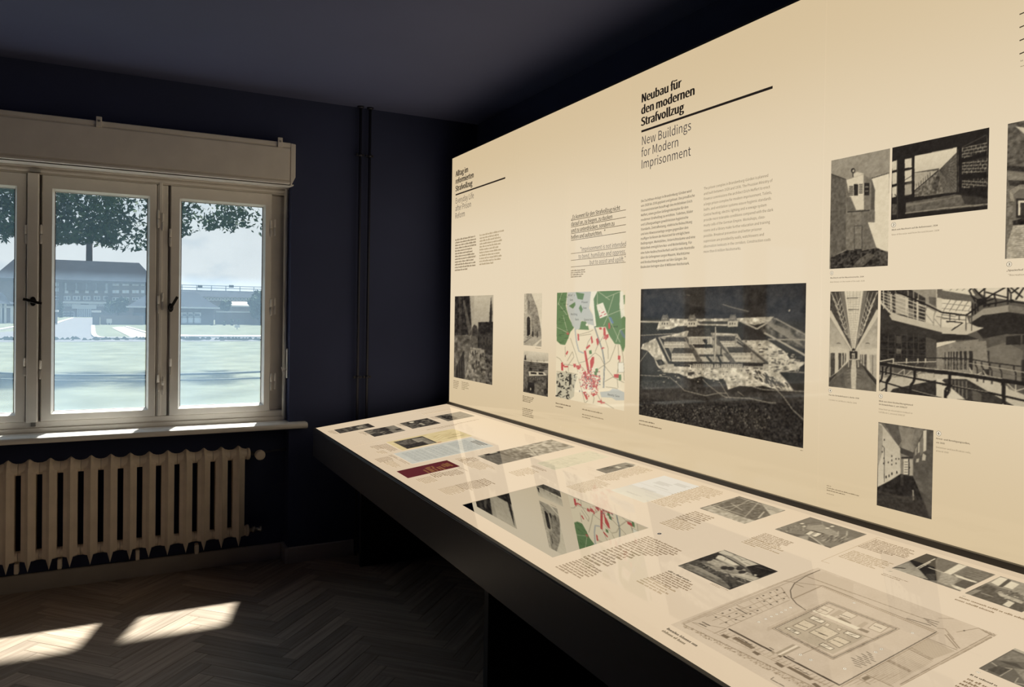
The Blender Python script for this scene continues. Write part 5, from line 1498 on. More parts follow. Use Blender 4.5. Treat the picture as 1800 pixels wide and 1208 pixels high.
# near left pier and dark windows
p.crop = ZN
p.P(.13, [(48, 205), (160, 330), (700, 510), (846, 525), (846, 590), (640, 620), (640, 900), (48, 820)], tex=.12, cell=6)
p.P(.26, [(530, 560), (640, 590), (640, 900), (530, 880)], tex=.15); p.P(.07, [(48, 520), (525, 570), (525, 800), (48, 800)], tex=.25)
for x in (130, 205, 270, 330, 400, 450): p.L(.2, 1.2, (x, 530), (x, 800))
for y in (600, 680, 740): p.L(.2, 1, (48, y), (525, y + 20))
p.P(.34, [(218, 680), (270, 690), (265, 740), (218, 735)], tex=.4); p.P(.22, [(215, 545), (265, 550), (265, 630), (215, 625)])
p.crop = ZO; p.P(.10, [(-20, 480), (220, 490), (330, 530), (-20, 545)]); p.P(.08, [(380, 420), (385, 425), (330, 475), (220, 487)], a=.0)
# light gallery slab, left
p.crop = ZN
p.P(.80, [(52, 165), (75, 205), (160, 290), (260, 330), (520, 400), (700, 450), (846, 460), (846, 525), (700, 510), (170, 378), (140, 330), (160, 320), (48, 205)])
p.crop = ZO; p.P(.82, [(-20, 400), (60, 400), (240, 375), (320, 410), (385, 420), (215, 487), (-20, 475)]); p.P(.92, [(-20, 300), (215, 305), (240, 370), (100, 420), (-20, 410)])
p.crop = ZN
for q in range(5): p.L(.85, 1.2, (60, 85 + q * 30), (330, 165 + q * 42), (530, 235 + q * 38))
for x, y in ((80, 90), (150, 110), (165, 130), (320, 150), (335, 170), (435, 210), (440, 180)): p.L(.88, 1.6, (x, y - 30), (x + 3, y + 170))
for x, y0, y1 in ((525, 250, 400), (615, 300, 440), (690, 330, 460)): p.L(.5, 1.2, (x + 18, y0 - 20), (x, y0 + 40), (x - 2, y1))
p.L(.5, 1, (530, 315), (612, 415)); p.L(.5, 1, (620, 365), (690, 450)); p.L(.3, 1, (640, 340), (846, 375)); p.L(.3, 1, (690, 320), (846, 345))
p.L(.05, 2.6, (210, 75), (340, 130), (520, 210), (700, 298), (846, 315)); p.L(.9, 1.2, (195, 105), (330, 160), (520, 245))
p.L(.1, 1.6, (750, 400), (846, 392)); p.L(.1, 1.4, (800, 490), (846, 455))
p.crop = ZO
p.L(.06, 2.4, (-20, 270), (212, 300), (380, 175)); p.L(.06, 1.5, (70, 445), (180, 372), (20, 355)); p.L(.2, 1, (-20, 330), (215, 345))
for x in (55, 145, 210, 265): p.L(.2, 1.2, (x, 285), (x, 350 + (x > 200) * 100))
p.E(.04, 350, 170, 40, 35); p.P(.04, [(380, 120), (412, 130), (410, 215), (375, 225)])
for a, b2 in (((240, 60), (300, 170)), ((290, 40), (390, 150)), ((260, 110), (390, 190)), ((390, 35), (385, 220)), ((330, 90), (400, 35)), ((400, 140), (480, 90)), ((480, 90), (590, 30)), ((480, 95), (500, 160)), ((500, 160), (495, 215)), ((400, 165), (480, 140)), ((400, 75), (610, 130)), ((615, 30), (615, 195)), ((640, 30), (760, 130)), ((620, 40), (645, 90)), ((645, 90), (645, 180)), ((770, 30), (690, 150)), ((650, 85), (720, 30)), ((240, 60), (270, 35)), ((270, 180), (270, 300)), ((300, 185), (300, 290)), ((325, 165), (325, 260))): p.L(.05, 2.2, a, b2)
p.L(.04, 2.4, (390, 200), (610, 160), (800, 185)); p.E(.05, 660, 160, 16); p.E(.05, 430, 205, 16, 12)
# lower gallery floor and well
p.crop = ZN
p.P(.78, [(36, 960), (530, 940), (700, 960), (1100, 960), (1100, 1230), (36, 1142)], tex=.1); p.P(.45, [(48, 880), (640, 880), (640, 930), (200, 990), (48, 990)], tex=.2, a=.7); p.P(.3, [(190, 870), (340, 890), (340, 960), (190, 970)], tex=.1)
p.P(.12, [(155, 1140), (180, 1110), (640, 1015), (640, 1200), (170, 1165)], tex=.2); p.P(.86, [(642, 1005), (720, 1000), (846, 1120), (846, 1215), (642, 1195)])
p.crop = ZO
p.P(.80, [(-20, 850), (300, 880), (560, 960), (800, 1080), (800, 1200), (640, 1175), (200, 915), (-20, 910)], tex=.1); p.P(.14, [(0, 912), (215, 915), (450, 1050), (690, 1180), (220, 1125), (-20, 930)], tex=.2)
for x in (70, 105, 140, 175, 215): p.L(.5, 2, (x, 915 + x * .1), (x + 2, 1000 + x * .5), a=.7)
p.P(.34, [(270, 1010), (360, 1060), (360, 1135), (275, 1120)], a=.8); p.P(.88, [(-20, 990), (60, 1000), (200, 1110), (-20, 1110)]); p.P(.25, [(600, 960), (800, 1010), (800, 1075), (620, 1010)], tex=.3, a=.6)
# rails in front
p.L(.10, 1.8, (-20, 718), (100, 712), (240, 720), (440, 755), (800, 800))
for x, y in ((300, 740), (360, 750), (440, 765), (535, 775), (672, 790)): p.L(.08, 1.8, (x, y), (x + 2, y + 40), (x + 20, y + 70), (x + 20, y + 200))
for q in range(14): x = -10 + q * 18; p.L(.85, 1, (x, 735), (x + 12, 800), (x - 4, 835), a=.7); p.L(.05, 1, (x + 8, 720), (x + 6, 830), a=.6)
p.L(.75, 1, (240, 760), (800, 855)); p.L(.3, 1, (440, 830), (800, 905))
for a, b2 in (((270, 860), (240, 800)), ((300, 880), (360, 850)), ((410, 890), (375, 830)), ((610, 960), (690, 1030)), ((690, 1030), (790, 1000)), ((690, 960), (690, 1090))): p.L(.8, 1.4, a, b2)
p.crop = ZN
p.L(.84, 1.8, (40, 818), (190, 790)); p.L(.08, 1.6, (190, 782), (846, 782)); p.L(.8, 1.4, (190, 832), (640, 820))
for x in (185, 325, 445, 525): p.L(.8, 1.8, (x, 785), (x, 840)); 
for x in (440, 530, 620): p.L(.3, 1.4, (x, 830), (x - 18, 870), (x - 4, 985))
for a, b2 in (((160, 1000), (300, 900)), ((300, 900), (300, 1035)), ((310, 970), (390, 905)), ((430, 950), (490, 920)), ((490, 920), (540, 935)), ((60, 1030), (100, 920)), ((525, 940), (525, 990)), ((610, 930), (610, 980))): p.L(.72, 1.5, a, b2)
p.L(.05, 3.2, (45, 920), (420, 1000), (846, 1085)); p.L(.75, 1.0, (48, 912), (420, 992)); p.L(.05, 2.6, (38, 1025), (240, 1085), (480, 1160), (700, 1210)); p.L(.7, .9, (380, 1120), (640, 1190))
p.L(.04, 6.0, (40, 840), (420, 900), (846, 952)); p.L(.8, 1.2, (120, 832), (420, 880), (846, 925))
for x, y in ((70, 880), (158, 880), (412, 905), (785, 950)):
    s_ = [(x, y - 10), (x, y + 80), (x - 12, y + 130), (x - 46, y + 170), (x - 50, y + 270)]
    p.L(.05, 4 if x > 400 else 3, *s_)
p.L(.05, 3, (130, 865), (105, 900), (105, 960)); p.L(.05, 3, (160, 960), (110, 1030), (108, 1150)); p.L(.1, 2, (45, 1140), (105, 1100))
p.crop = ZO
p.L(.04, 6.0, (-20, 845), (300, 890), (800, 965)); p.L(.78, 1.2, (-20, 825), (300, 868), (560, 910)); p.L(.05, 3.2, (-20, 965), (300, 1020), (450, 1050), (800, 1130)); p.L(.7, .9, (80, 975), (420, 1040))
p.L(.05, 4.5, (52, 865), (52, 970), (45, 1035), (14, 1075), (10, 1105)); p.L(.05, 5, (572, 930), (575, 1165)); p.E(.9, 568, 1160, 8, 8)
p.grain(6).done()
# ---- 6: detention corridor
p = Print('P', ZE, (420, 90), (812, 147), (408, 680), (795, 776), base=.2, label='photograph of a narrow dark corridor of detention cells')
p.P(.42, [(430, 90), (745, 135), (670, 310), (560, 270)], tex=.35, cell=5, g2=.5); p.P(.6, [(560, 120), (680, 140), (640, 290), (585, 280)], a=.5); p.P(.15, [(460, 95), (560, 110), (585, 220), (560, 265)], a=.5)
p.P(.2, [(560, 262), (668, 305), (668, 318), (572, 290)]); 
p.P(.78, [(420, 95), (440, 100), (575, 275), (578, 455), (500, 505), (415, 550)], tex=.12, cell=6, g2=.85)
p.P(.48, [(415, 95), (450, 120), (450, 300), (412, 420)], a=.5, tex=.2)
p.L(.25, 1.2, (445, 255), (462, 270), (462, 515)); 
for x, y in ((462, 215), (448, 300), (460, 345), (457, 382), (515, 330), (515, 360), (515, 390), (545, 350), (545, 382), (565, 350), (490, 375)): p.E(.12, x, y, 4, 7)
for x, y in ((475, 478), (495, 470), (515, 455), (550, 445)): p.R(.1, x - 4, y - 9, x + 5, y + 9)
p.P(.5, [(575, 310), (668, 345), (668, 470), (578, 455)], tex=.15); p.R(.12, 582, 335, 664, 348); p.R(.86, 598, 350, 632, 460); p.R(.7, 640, 355, 662, 468); p.R(.1, 632, 350, 640, 465)
for q in range(5): p.R(.2, 604, 370 + q * 18, 628, 374 + q * 18)
p.E(.05, 640, 412, 5, 6)
p.P(.26, [(668, 300), (745, 140), (812, 147), (796, 776), (740, 640), (668, 480)], tex=.2, cell=6, g2=.34)
p.P(.85, [(738, 150), (762, 145), (758, 290), (738, 300)]); p.P(.45, [(715, 220), (736, 170), (736, 310), (715, 330)]); p.P(.75, [(735, 310), (758, 325), (752, 362), (728, 360)]); p.P(.7, [(690, 350), (710, 345), (705, 372), (684, 376)]); p.P(.75, [(700, 240), (714, 225), (712, 300), (700, 310)], tex=.3); p.P(.6, [(680, 280), (695, 260), (690, 320), (678, 330)])
p.P(.07, [(412, 550), (500, 505), (578, 458), (668, 478), (760, 700), (780, 770), (408, 682)], tex=.25, cell=4)
p.P(.35, [(580, 462), (600, 462), (596, 540), (575, 540)], a=.5, tex=.4); p.P(.5, [(660, 570), (670, 570), (674, 640), (662, 645)], tex=.5); p.P(.2, [(412, 610), (680, 615), (700, 640), (410, 640)], a=.5, tex=.2); p.P(.03, [(560, 480), (640, 485), (660, 600), (540, 590)], a=.4)
p.P(.2, [(700, 560), (796, 650), (796, 776), (750, 690)], a=.5)
p.grain(6).done()

CAP = (70, 58, 44); CAP2 = (120, 104, 80)


def caption(crop, de, en, d0, d1, e0, e1, capd):
    m_ = z(crop)
    text('caption_text', 'P', [de], m_(*d0), right=(0, m_(*d1)), cap=m_(d0[0], d0[1] - capd), color=CAP, bold=.008)
    text('caption_text', 'P', [en], m_(*e0), right=(0, m_(*e1)), cap=m_(e0[0], e0[1] - capd), color=CAP2)


badge('P', c_(91, 1129), 3.0, '1'); caption(ZC_, 'Wachturm auf der Mauerinnenseite, 1934', 'Watchtower on the inside of the wall, 1934', (80, 1168), (318, 1157), (78, 1197), (323, 1187), 9)
badge('P', c_(529, 787), 4.2, '2'); caption(ZC_, 'Blick vom Wachturm auf die Außenmauer, 1934', 'View of the outer wall from the watchtower, 1934', (515, 829), (841, 796), (514, 863), (852, 833), 11)
badge('P', c_(1347, 1066), 4.8, '3'); text('caption_text', 'P', ['„Spazierhof“,'], c_(1327, 1116), right=None, cap=c_(1327, 1103), color=CAP, bold=.008, xs=1.15); text('caption_text', 'P', ['“Recreation”'], c_(1327, 1150), cap=c_(1327, 1137), color=CAP2, xs=1.15)
badge('P', d_(92, 961), 3.0, '4'); caption(ZD, 'Flur des Verwahrhauses I, Berlin 1934', 'Corridor in Cell Block I, Berlin 1934', (79, 1000), (328, 1030), (79, 1040), (308, 1065), 11)
badge('P', d_(505, 1007), 3.6, '5')
caption(ZD, 'Blick aus einer Beobachtungskanzel', 'View from an observation lookout in', (489, 1051), (768, 1083), (488, 1116), (762, 1146), 12)
caption(ZD, 'im Verwahrhaus 2, um 1936/37', 'Cell Block 2, around 1936/37', (489, 1077), (721, 1103), (487, 1141), (703, 1166), 12)
badge('P', e_(848, 170), 4.4, '6')
caption(ZE, 'Arrest- und Beruhigungszellen,', 'Detention and pacification cells,', (829, 209), (1070, 246), (828, 271), (1076, 311), 11)
caption(ZE, 'um 1930', 'around 1930', (829, 237), (890, 244), (828, 296), (918, 308), 11)
tiny('P', e_(55, 530), e_(88, 536), e_(55, 542), 1, (120, 100, 74), seed=30)
tiny('P', e_(55, 545), e_(285, 598), e_(55, 575), 2, (110, 92, 68), seed=31, ragged=.06)
tiny('P', e_(55, 586), e_(108, 600), e_(55, 597), 1, (110, 92, 68), seed=32)
zq = z((1760, 0, 9.3))
for y in (235, 450, 665, 883): pass
rules('rule_line', 'P', [(zq(302, y), zq(560, y - 110)) for y in (238, 452, 667, 885)], .0026, (60, 50, 38))
text('caption_text', 'P', ['Le'], zq(318, 1010), cap=zq(318, 985), color=CAP, bold=.008, xs=1.1)
tiny('P', zq(318, 1078), zq(560, 1000), zq(318, 1100), 1, CAP2, seed=33)


# ------------------------------------------------------------------ prints under the table glass
def TP(crop, left, top, right, bottom=None, **k):
    return Print('T', crop, top, right, left, bottom, **k)


def people(p, n, seed, v0=.3, v1=.9, dark=.05, light=.8):
    r = random.Random(seed)
    for _ in range(n):
        u, v = r.random(), r.uniform(v0, v1); s = r.uniform(.02, .06)
        p.E(r.choice((dark, dark + .1, .3)), u, v + s * 1.5, s * 1.1, s * 2.4, uvs=True, a=.8)
        p.E(r.choice((light, .6, .5)), u, v, s * .5, s * 1.0, uvs=True, a=.8)


sz1 = (54, 64)
p = TP(ZF, (285, 336), (640, 268), (715, 302), (345, 378), base=.10, size=(44, 72), label='small dark photograph at the far front end of the table')
p.U(.35, 0, .15, 1, .3, tex=.5); p.U(.18, 0, .5, 1, 1, tex=.5, cell=4); p.U(.55, .3, .25, .75, .42, tex=1.2, cell=2); people(p, 10, 1, .3, .6); p.U(.3, .1, .7, .9, .8, tex=.4); p.grain(10).done()
p = TP(ZF, (595, 350), (920, 286), (1028, 345), (712, 412), base=.15, size=(56, 66), label='small photograph of men at work, second on the table')
p.U(.5, 0, 0, 1, .4, tex=.3, g2=.4); p.U(.08, 0, .3, .5, .5, tex=.4); p.U(.1, .55, 0, .75, .2); p.U(.45, .1, .75, .6, 1, tex=.4); people(p, 26, 2, .35, .75); p.U(.05, 0, .38, 1, .42); p.grain(10).done()
p = TP(ZF, (985, 268), (1260, 210), (1408, 265), (1108, 328), base=.12, size=(60, 64), label='small photograph of a crowded hall, third on the table')
p.U(.9, .08, .55, .3, .72); people(p, 55, 3, .05, .85); p.U(.3, 0, .85, 1, 1, tex=.5); p.U(.7, .5, .45, .8, .55, tex=.8); p.grain(10).done()
p = TP(ZF, (1345, 195), (1610, 142), (1765, 188), (1490, 248), base=.46, size=(60, 60), label='small grey photograph nearest the panel, fourth on the table')
p.U(.5, 0, 0, 1, .5, tex=.2); p.U(.08, 0, .55, .9, .9, tex=.3); people(p, 22, 4, .55, .9); p.U(.4, 0, .88, 1, 1, tex=.3); p.U(.5, .5, .1, .9, .45, tex=.3); p.grain(9).done()
for q in (((213, 352), (280, 338), (330, 385), 4), ((535, 362), (600, 350), (655, 393), 4), ((940, 280), (985, 268), (1045, 300), 3), ((1290, 205), (1345, 195), (1395, 220), 3)):
    tiny('T', f_(*q[1]), f_(*q[2]), f_(*q[0]), q[3], (124, 106, 84), seed=40 + q[3])
rules('rule_line', 'T', [(f_(225, 336), f_(1145, 150))], .0035, (196, 172, 138))
tiny('T', f_(1440, 90), f_(1450, 96), f_(1145, 151), 1, (150, 128, 100), seed=44)
# a heading that runs up the slope
def heading_up(a, b2, n, w, col, seed):
    r = random.Random(seed); A, B = np.array(LOC['T'](*a)), np.array(LOC['T'](*b2)); d = B - A; V, F = [], []; s = 0.0
    nn = np.array([-d[1], d[0]]); nn = nn / np.hypot(*nn) * w
    while s < 1:
        for _ in range(r.randint(3, 9)):
            l_ = .006; q0, q1 = A + d * s, A + d * min(1, s + l_); o = len(V); hh = r.choice((1, 1, 1.5)); V += [q0, q1, q1 - nn * hh, q0 - nn * hh]; F.append((o, o + 1, o + 2, o + 3)); s += l_ * 1.35
            if s > 1: break
        s += .008
    flat('heading_text', 'T', V, F, ink(*col))


heading_up(f_(1150, 150), f_(1440, 88), 30, .006, (168, 146, 116), 3)
tiny('T', f_(1490, 112), f_(1520, 126), f_(1215, 172), 14, (186, 164, 132), seed=45)
rules('rule_line', 'T', [(f_(500, 505), f_(1255, 340))], .003, (196, 172, 138))
heading_up(f_(1255, 338), f_(1800, 225), 60, .010, (140, 118, 92), 5)
heading_up(f_(1370, 326), f_(1570, 282), 60, .007, (110, 92, 72), 6)

p = TP(ZF, (840, 470), (1540, 318), (1720, 398), (1010, 560), base=(214, 192, 142), size=(80, 110), name='document_print', label='yellowed album page with a mounted photograph')
p.im += (vnoise(p.H, p.W, 14, 5) * 16)[..., None]
p.U(.14, .12, .50, .95, .92, tex=.5, cell=5); p.U(.45, .2, .52, .95, .68, tex=.4, g2=.6); p.U(.30, .12, .70, .6, .9, tex=.8, cell=2); p.U(.1, .6, .62, .95, .9, tex=.4)
for u in (.35, .5, .62): p.L((150, 126, 80), .8, (u, .12), (u + .08, .2), (u - .05, .3), (u + .1, .42), uvs=True)
p.L((96, 78, 52), 1.5, (.75, .06), (.78, .3), uvs=True); p.L((96, 78, 52), 1.2, (.55, .06), (.58, .18), uvs=True); p.U((150, 76, 56), .93, .44, .97, .5)
for k in range(10): p.L((176, 150, 96), .6, (.1 + k * .08, .05), (.1 + k * .08, .48), uvs=True, a=.5)
p.done()
p = TP(ZF, (918, 592), (1700, 415), (1973, 498), (1122, 702), base=(196, 192, 176), size=(70, 150), name='document_print', label='pale blue grey typewritten sheet')
p.im += (vnoise(p.H, p.W, 10, 7) * 10)[..., None]
rr = random.Random(8)
for k in range(110):
    v = .04 + (k // 2) * .0172; u = .12 + rr.random() * .05
    if k % 2: p.L((158, 156, 146), .9, (.90, v), (u, v), uvs=True, a=.0)
for k in range(46):
    u = .10; v = .12 + k * .0178
    if k in (14, 15, 30): continue
    while u < .92:
        l_ = rr.uniform(.04, .14); p.L((150, 149, 140), .9, (u, v), (min(.92, u + l_), v), uvs=True); u += l_ + .02
for v in (.03, .06, .09): p.L((84, 80, 72), 1.6, (.3, v), (.85 - v, v), uvs=True)
p.done()
p = TP(ZF, (948, 775), (1470, 655), (1605, 718), (1065, 852), base=(92, 36, 38), size=(90, 90), name='book_cover_print', label='dark red book cover with gold lettering')
p.im += (vnoise(p.H, p.W, 3, 9) * 5)[..., None]
for v, u0, u1, t_ in ((.07, .30, .78, 2.5), (.11, .34, .7, 2.5), (.15, .30, .74, 2.5), (.20, .4, .72, 2), (.27, .5, .95, 2.5), (.32, .52, .9, 2.5), (.37, .30, .5, 2.2), (.42, .3, .4, 2), (.40, .5, .93, 2.2), (.46, .3, .95, 2.5), (.50, .34, .9, 2), (.57, .5, .92, 2)):
    u = u0
    while u < u1: p.U((168, 130, 68), u, v, u + .035, v + .03); u += .055
p.done()
p = TP(ZG, (155, 278), (815, 162), (968, 210), (365, 365), base=.55, label='aerial photograph of a town printed on the table')
p.U(.55, 0, 0, 1, .62, tex=1.0, cell=4); p.U(.30, 0, .55, 1, .75, tex=1.2, cell=3); p.U(.06, .0, .72, .5, .92, tex=.4); p.U(.30, .15, .75, 1, 1, tex=.3, g2=.36)
for k in range(70):
    u, v = rr.random(), rr.uniform(0, .7); p.L(rr.choice((.2, .85, .4)), rr.choice((.8, 1.2)), (u, v), (u + rr.uniform(-.12, .12), v + rr.uniform(-.07, .07)), uvs=True, a=.7)
p.L(.8, 2, (.1, .1), (.3, .4), (.9, .5), uvs=True); p.L(.7, 2, (.5, 0), (.4, .2), (.95, .3), uvs=True); p.E(.05, .6, .55, .04, .05, uvs=True); p.U(.85, .0, .75, .08, .85)
p.grain(8).done()
p = TP(ZG, (675, 350), (1085, 240), (1240, 290), (825, 412), base=(206, 193, 160), size=(60, 80), name='sketch_print', label='faint pencil sketch on grey green paper')
for k in range(60): u, v = rr.random(), rr.random(); p.L((176, 166, 138), .7, (u, v), (u + rr.uniform(-.1, .3), v + rr.uniform(-.02, .02)), uvs=True, a=.8)
for k in range(16): u, v = rr.random(), rr.uniform(.5, 1); p.L((160, 150, 124), .8, (u, v), (u + .12, v - .1), uvs=True)
p.done()
p = TP(ZG, (1140, 400), (1400, 340), (1485, 362), (1245, 433), base=.40, size=(70, 60), label='small photograph of a long building near the panel')
p.U(.9, 0, 0, 1, .4, g2=.6); p.P(.3, [(1150, 395), (1390, 342), (1480, 360), (1400, 385), (1230, 415)], tex=.3, a=.6); p.U(.35, 0, .5, 1, 1, tex=.4); p.U(.16, .0, .55, .5, .85, tex=.8); p.U(.8, .3, .4, .7, .5); p.U(.2, .5, .1, 1, .25, tex=.3); p.grain(8).done()
p = TP(ZH, (60, 340), (545, 192), (900, 288), (420, 445), base=(214, 207, 192), size=(90, 100), name='document_print', label='pale bluish two page letter')
p.U((206, 196, 176), .0, .62, 1, 1, g2=(216, 205, 180)); p.L((196, 188, 170), .8, (0, .48), (1, .48), uvs=True)
for v, u0, u1 in ((.12, .55, .9), (.15, .55, .85), (.18, .55, .88), (.24, .2, .6), (.27, .2, .55), (.30, .22, .6), (.33, .2, .5), (.60, .3, .7), (.63, .3, .66), (.42, .35, .75)): p.L((160, 152, 138), 1.1, (u0, v), (u1, v), uvs=True, a=.8)
p.done()
p = TP(ZH, (915, 500), (1255, 382), (1690, 515), (1320, 648), base=.30, label='aerial photograph of wooded blocks and streets')
p.U(.26, 0, 0, 1, 1, tex=.5, cell=3); p.P(.66, [(915, 500), (1000, 470), (1330, 590), (1420, 610), (1320, 650)], tex=.6, cell=4); p.P(.74, [(1470, 450), (1690, 515), (1560, 565)], tex=.15)
for a, b2 in (((1020, 468), (1330, 570)), ((960, 500), (1230, 400)), ((1080, 500), (1400, 440)), ((1150, 530), (1360, 420)), ((1090, 520), (1220, 560)), ((1320, 580), (1450, 440)), ((1190, 450), (1300, 520)), ((1250, 390), (1480, 470)), ((1060, 470), (1150, 520))): p.L(.7, 1.4, a, b2)
for k in range(90): x, y = rr.uniform(1180, 1560), rr.uniform(390, 570); p.R(rr.choice((.75, .5, .15)), x, y, x + rr.uniform(4, 14), y + rr.uniform(2, 5), a=.8)
for k in range(8): p.L(.5, .8, (1440 + k * 12, 440 + k * 8), (1640, 510 + k * 5), a=.6)
p.L(.85, 1.8, (1445, 590), (1500, 530)); p.grain(7).done()
ZR = (1180, 950, 9.0)
p = TP(ZR, (110, 415), (822, 150), (1680, 490), (945, 795), base=.30, label='dark photograph of a dining hall with rows of stools')
p.P(.10, [(110, 415), (822, 150), (700, 300), (300, 380)], tex=.4, cell=5)
p.P(.80, [(745, 195), (822, 155), (1380, 385), (1180, 430)], g2=.86); p.P(.55, [(735, 195), (960, 265), (1180, 400), (1170, 440)], tex=.1)
for sg2 in (((960, 210), (1130, 320)), ((1020, 235), (1210, 310), (1370, 385)), ((960, 260), (1030, 232)), ((1100, 325), (1220, 308)), ((1150, 350), (1250, 390))): p.L(.45, 1, *sg2)
p.P(.88, [(740, 240), (830, 250), (1085, 400), (960, 405), (700, 290)]); p.L(.05, 2, (730, 200), (940, 310), (1160, 435)); p.L(.6, 1, (720, 290), (980, 400)); p.L(.6, 1, (880, 270), (840, 330))
p.P(.66, [(640, 290), (960, 400), (1180, 470), (1150, 520), (700, 420), (560, 350)], tex=.4, cell=3)
p.P(.55, [(480, 370), (700, 420), (1250, 520), (1380, 600), (1300, 650), (900, 540), (520, 420)], tex=.5, cell=4)
for x, y in ((600, 300), (840, 440), (940, 450), (1080, 450), (1120, 510), (660, 250)): p.E(.10, x, y, 60, 30, tex=.3); 
p.P(.04, [(1180, 420), (1330, 395), (1460, 400), (1680, 490), (1400, 600), (1290, 560), (1250, 490)], tex=.25); p.L(.3, 1, (1320, 420), (1620, 490)); p.E(.9, 1330, 555, 22, 12)
p.P(.75, [(960, 545), (1120, 530), (1390, 600), (1280, 660), (1020, 590)], tex=.2); p.L(.8, 2, (1040, 590), (1210, 510)); p.L(.2, 1, (1000, 560), (1300, 640))
p.P(.06, [(240, 365), (400, 325), (800, 530), (960, 560), (1280, 660), (945, 795), (780, 600)], tex=.7, cell=3)
p.P(.40, [(120, 415), (260, 370), (420, 420), (800, 610), (945, 760), (870, 755), (500, 590)], tex=.4, cell=5); p.P(.6, [(280, 380), (430, 420), (780, 600), (700, 610), (400, 470)], tex=.3, a=.7); p.P(.16, [(110, 415), (400, 520), (945, 795), (880, 765)], tex=.3)
for k in range(26): x, y = rr.uniform(480, 1200), 0; x0 = x; y = 370 + (x - 480) * .38 + rr.uniform(-14, 40); p.L(rr.choice((.8, .7, .03)), 1.2, (x, y), (x + 22, y + 26), a=.8)
for k in range(16): x = 830 + k * 22; p.L(.02, 2.2, (x, 570 + k * 6), (x - 10, 640 + k * 5)); p.L(.5, .8, (x + 8, 575 + k * 6), (x + 2, 630 + k * 5))
p.L(.7, 1.2, (1040, 640), (1150, 680)); p.grain(6).done()
ZS = (1360, 890, 10.0)
p = TP(ZS, (35, 418), (620, 190), (1618, 492), (1020, 748), base=.42, label='grey photograph of a hall with rows of chairs near the panel')
p.P(.36, [(400, 280), (620, 190), (1618, 492), (1300, 560), (860, 460), (420, 400)], tex=.15, cell=5); p.P(.62, [(600, 330), (860, 330), (1130, 470), (1100, 540), (860, 480), (560, 400)], tex=.2, a=.8)
p.L(.25, 1.5, (480, 320), (780, 290), (860, 310)); p.L(.25, 1.2, (540, 350), (830, 325)); p.P(.35, [(1300, 430), (1618, 492), (1440, 570), (1300, 520)], tex=.1)
for x, y in ((500, 310), (535, 358), (1030, 358), (945, 390)): p.E(.95, x, y, 38, 10)
for x in (1135, 1290): p.L(.85, 1.2, (x, 440), (x - 5, 520), (x - 60, 550))
p.L(.6, .8, (850, 270), (870, 380))
p.P(.14, [(540, 480), (680, 425), (900, 490), (740, 555)]); p.P(.92, [(560, 490), (650, 440), (720, 455), (630, 515)]); p.P(.65, [(640, 515), (725, 460), (765, 470), (680, 530)]); p.P(.94, [(680, 530), (770, 470), (850, 490), (740, 545)])
p.P(.42, [(35, 418), (250, 420), (560, 500), (700, 560), (900, 700), (860, 700), (160, 460)], tex=.25); p.P(.58, [(420, 550), (600, 520), (620, 600), (590, 605)], tex=.1); p.P(.26, [(600, 600), (620, 540), (740, 590), (870, 690)], tex=.2); p.L(.85, 1.5, (620, 520), (740, 600), (880, 705)); p.P(.22, [(160, 455), (420, 500), (560, 510), (400, 540)], tex=.3)
for k in range(60):
    x = rr.uniform(80, 560); y = 470 - (x - 80) * .08 - rr.uniform(0, 110); p.R(rr.choice((.12, .2, .75, .55)), x, y, x + 24, y + 12, a=.7)
for k in range(60):
    x = rr.uniform(820, 1280); y = 560 + (x - 820) * .1 + rr.uniform(-40, 70); p.P(rr.choice((.15, .22, .7)), [(x, y), (x + 40, y - 30), (x + 55, y - 26), (x + 16, y + 8)], a=.7)
p.L(.12, 1.6, (900, 700), (1030, 745)); p.grain(6).done()
ZT_ = (1480, 960, 4.872)
p = TP(ZT_, (432, 195), (715, 66), (1305, 243), (1025, 395), base=.42, label='pair of photographs of bare cells joined in one print')
p.P(.04, [(580, 130), (715, 66), (822, 95), (800, 130), (815, 300), (700, 290), (640, 190)]); p.P(.55, [(432, 195), (560, 140), (650, 190), (740, 290), (600, 250)], tex=.2, g2=.7); p.L(.05, 2, (440, 185), (545, 195)); p.L(.92, 2.6, (640, 190), (800, 110)); p.L(.9, 2, (660, 195), (760, 140)); p.L(.75, 2, (740, 185), (880, 235)); p.E(.8, 715, 165, 9, 6)
for k in range(8): p.L(.3, 1, (720 + k * 10, 275 + k * 4), (728 + k * 10, 240), a=.9)
p.P(.34, [(822, 98), (1000, 152), (870, 225), (810, 190)], tex=.15); p.P(.92, [(1000, 155), (1070, 175), (930, 250), (870, 230)]); p.P(.35, [(1080, 180), (1305, 243), (1180, 320), (980, 240)], tex=.3, cell=4)
for k in range(5): p.L(.6, .8, (1090 - k * 20, 190 + k * 12), (1280 - k * 20, 240 + k * 14), a=.6)
p.P(.60, [(850, 230), (1000, 270), (960, 360), (820, 310)], tex=.4); p.P(.92, [(955, 240), (1160, 310), (1140, 320), (985, 270)]); p.L(.05, 1.2, (1040, 265), (1130, 295)); p.P(.18, [(1040, 290), (1170, 325), (1060, 385), (960, 330)], tex=.2); p.P(.9, [(930, 330), (1060, 370), (1030, 390), (960, 360)], tex=.3)
p.P(.06, [(432, 197), (1030, 395), (1020, 400), (430, 205)])
p.grain(6).done()
p = TP(ZT_, (1058, 412), (1350, 258), (1830, 405), (1560, 575), base=.36, label='photograph of a furnished community room at the table edge, number twelve')
p.P(.55, [(1230, 320), (1350, 258), (1900, 420), (1700, 470)], tex=.2); p.P(.92, [(1275, 315), (1355, 268), (1420, 285), (1340, 345)]); p.P(.92, [(1385, 350), (1450, 305), (1520, 330), (1460, 375)]); p.P(.14, [(1340, 350), (1425, 285), (1450, 300), (1375, 355)])
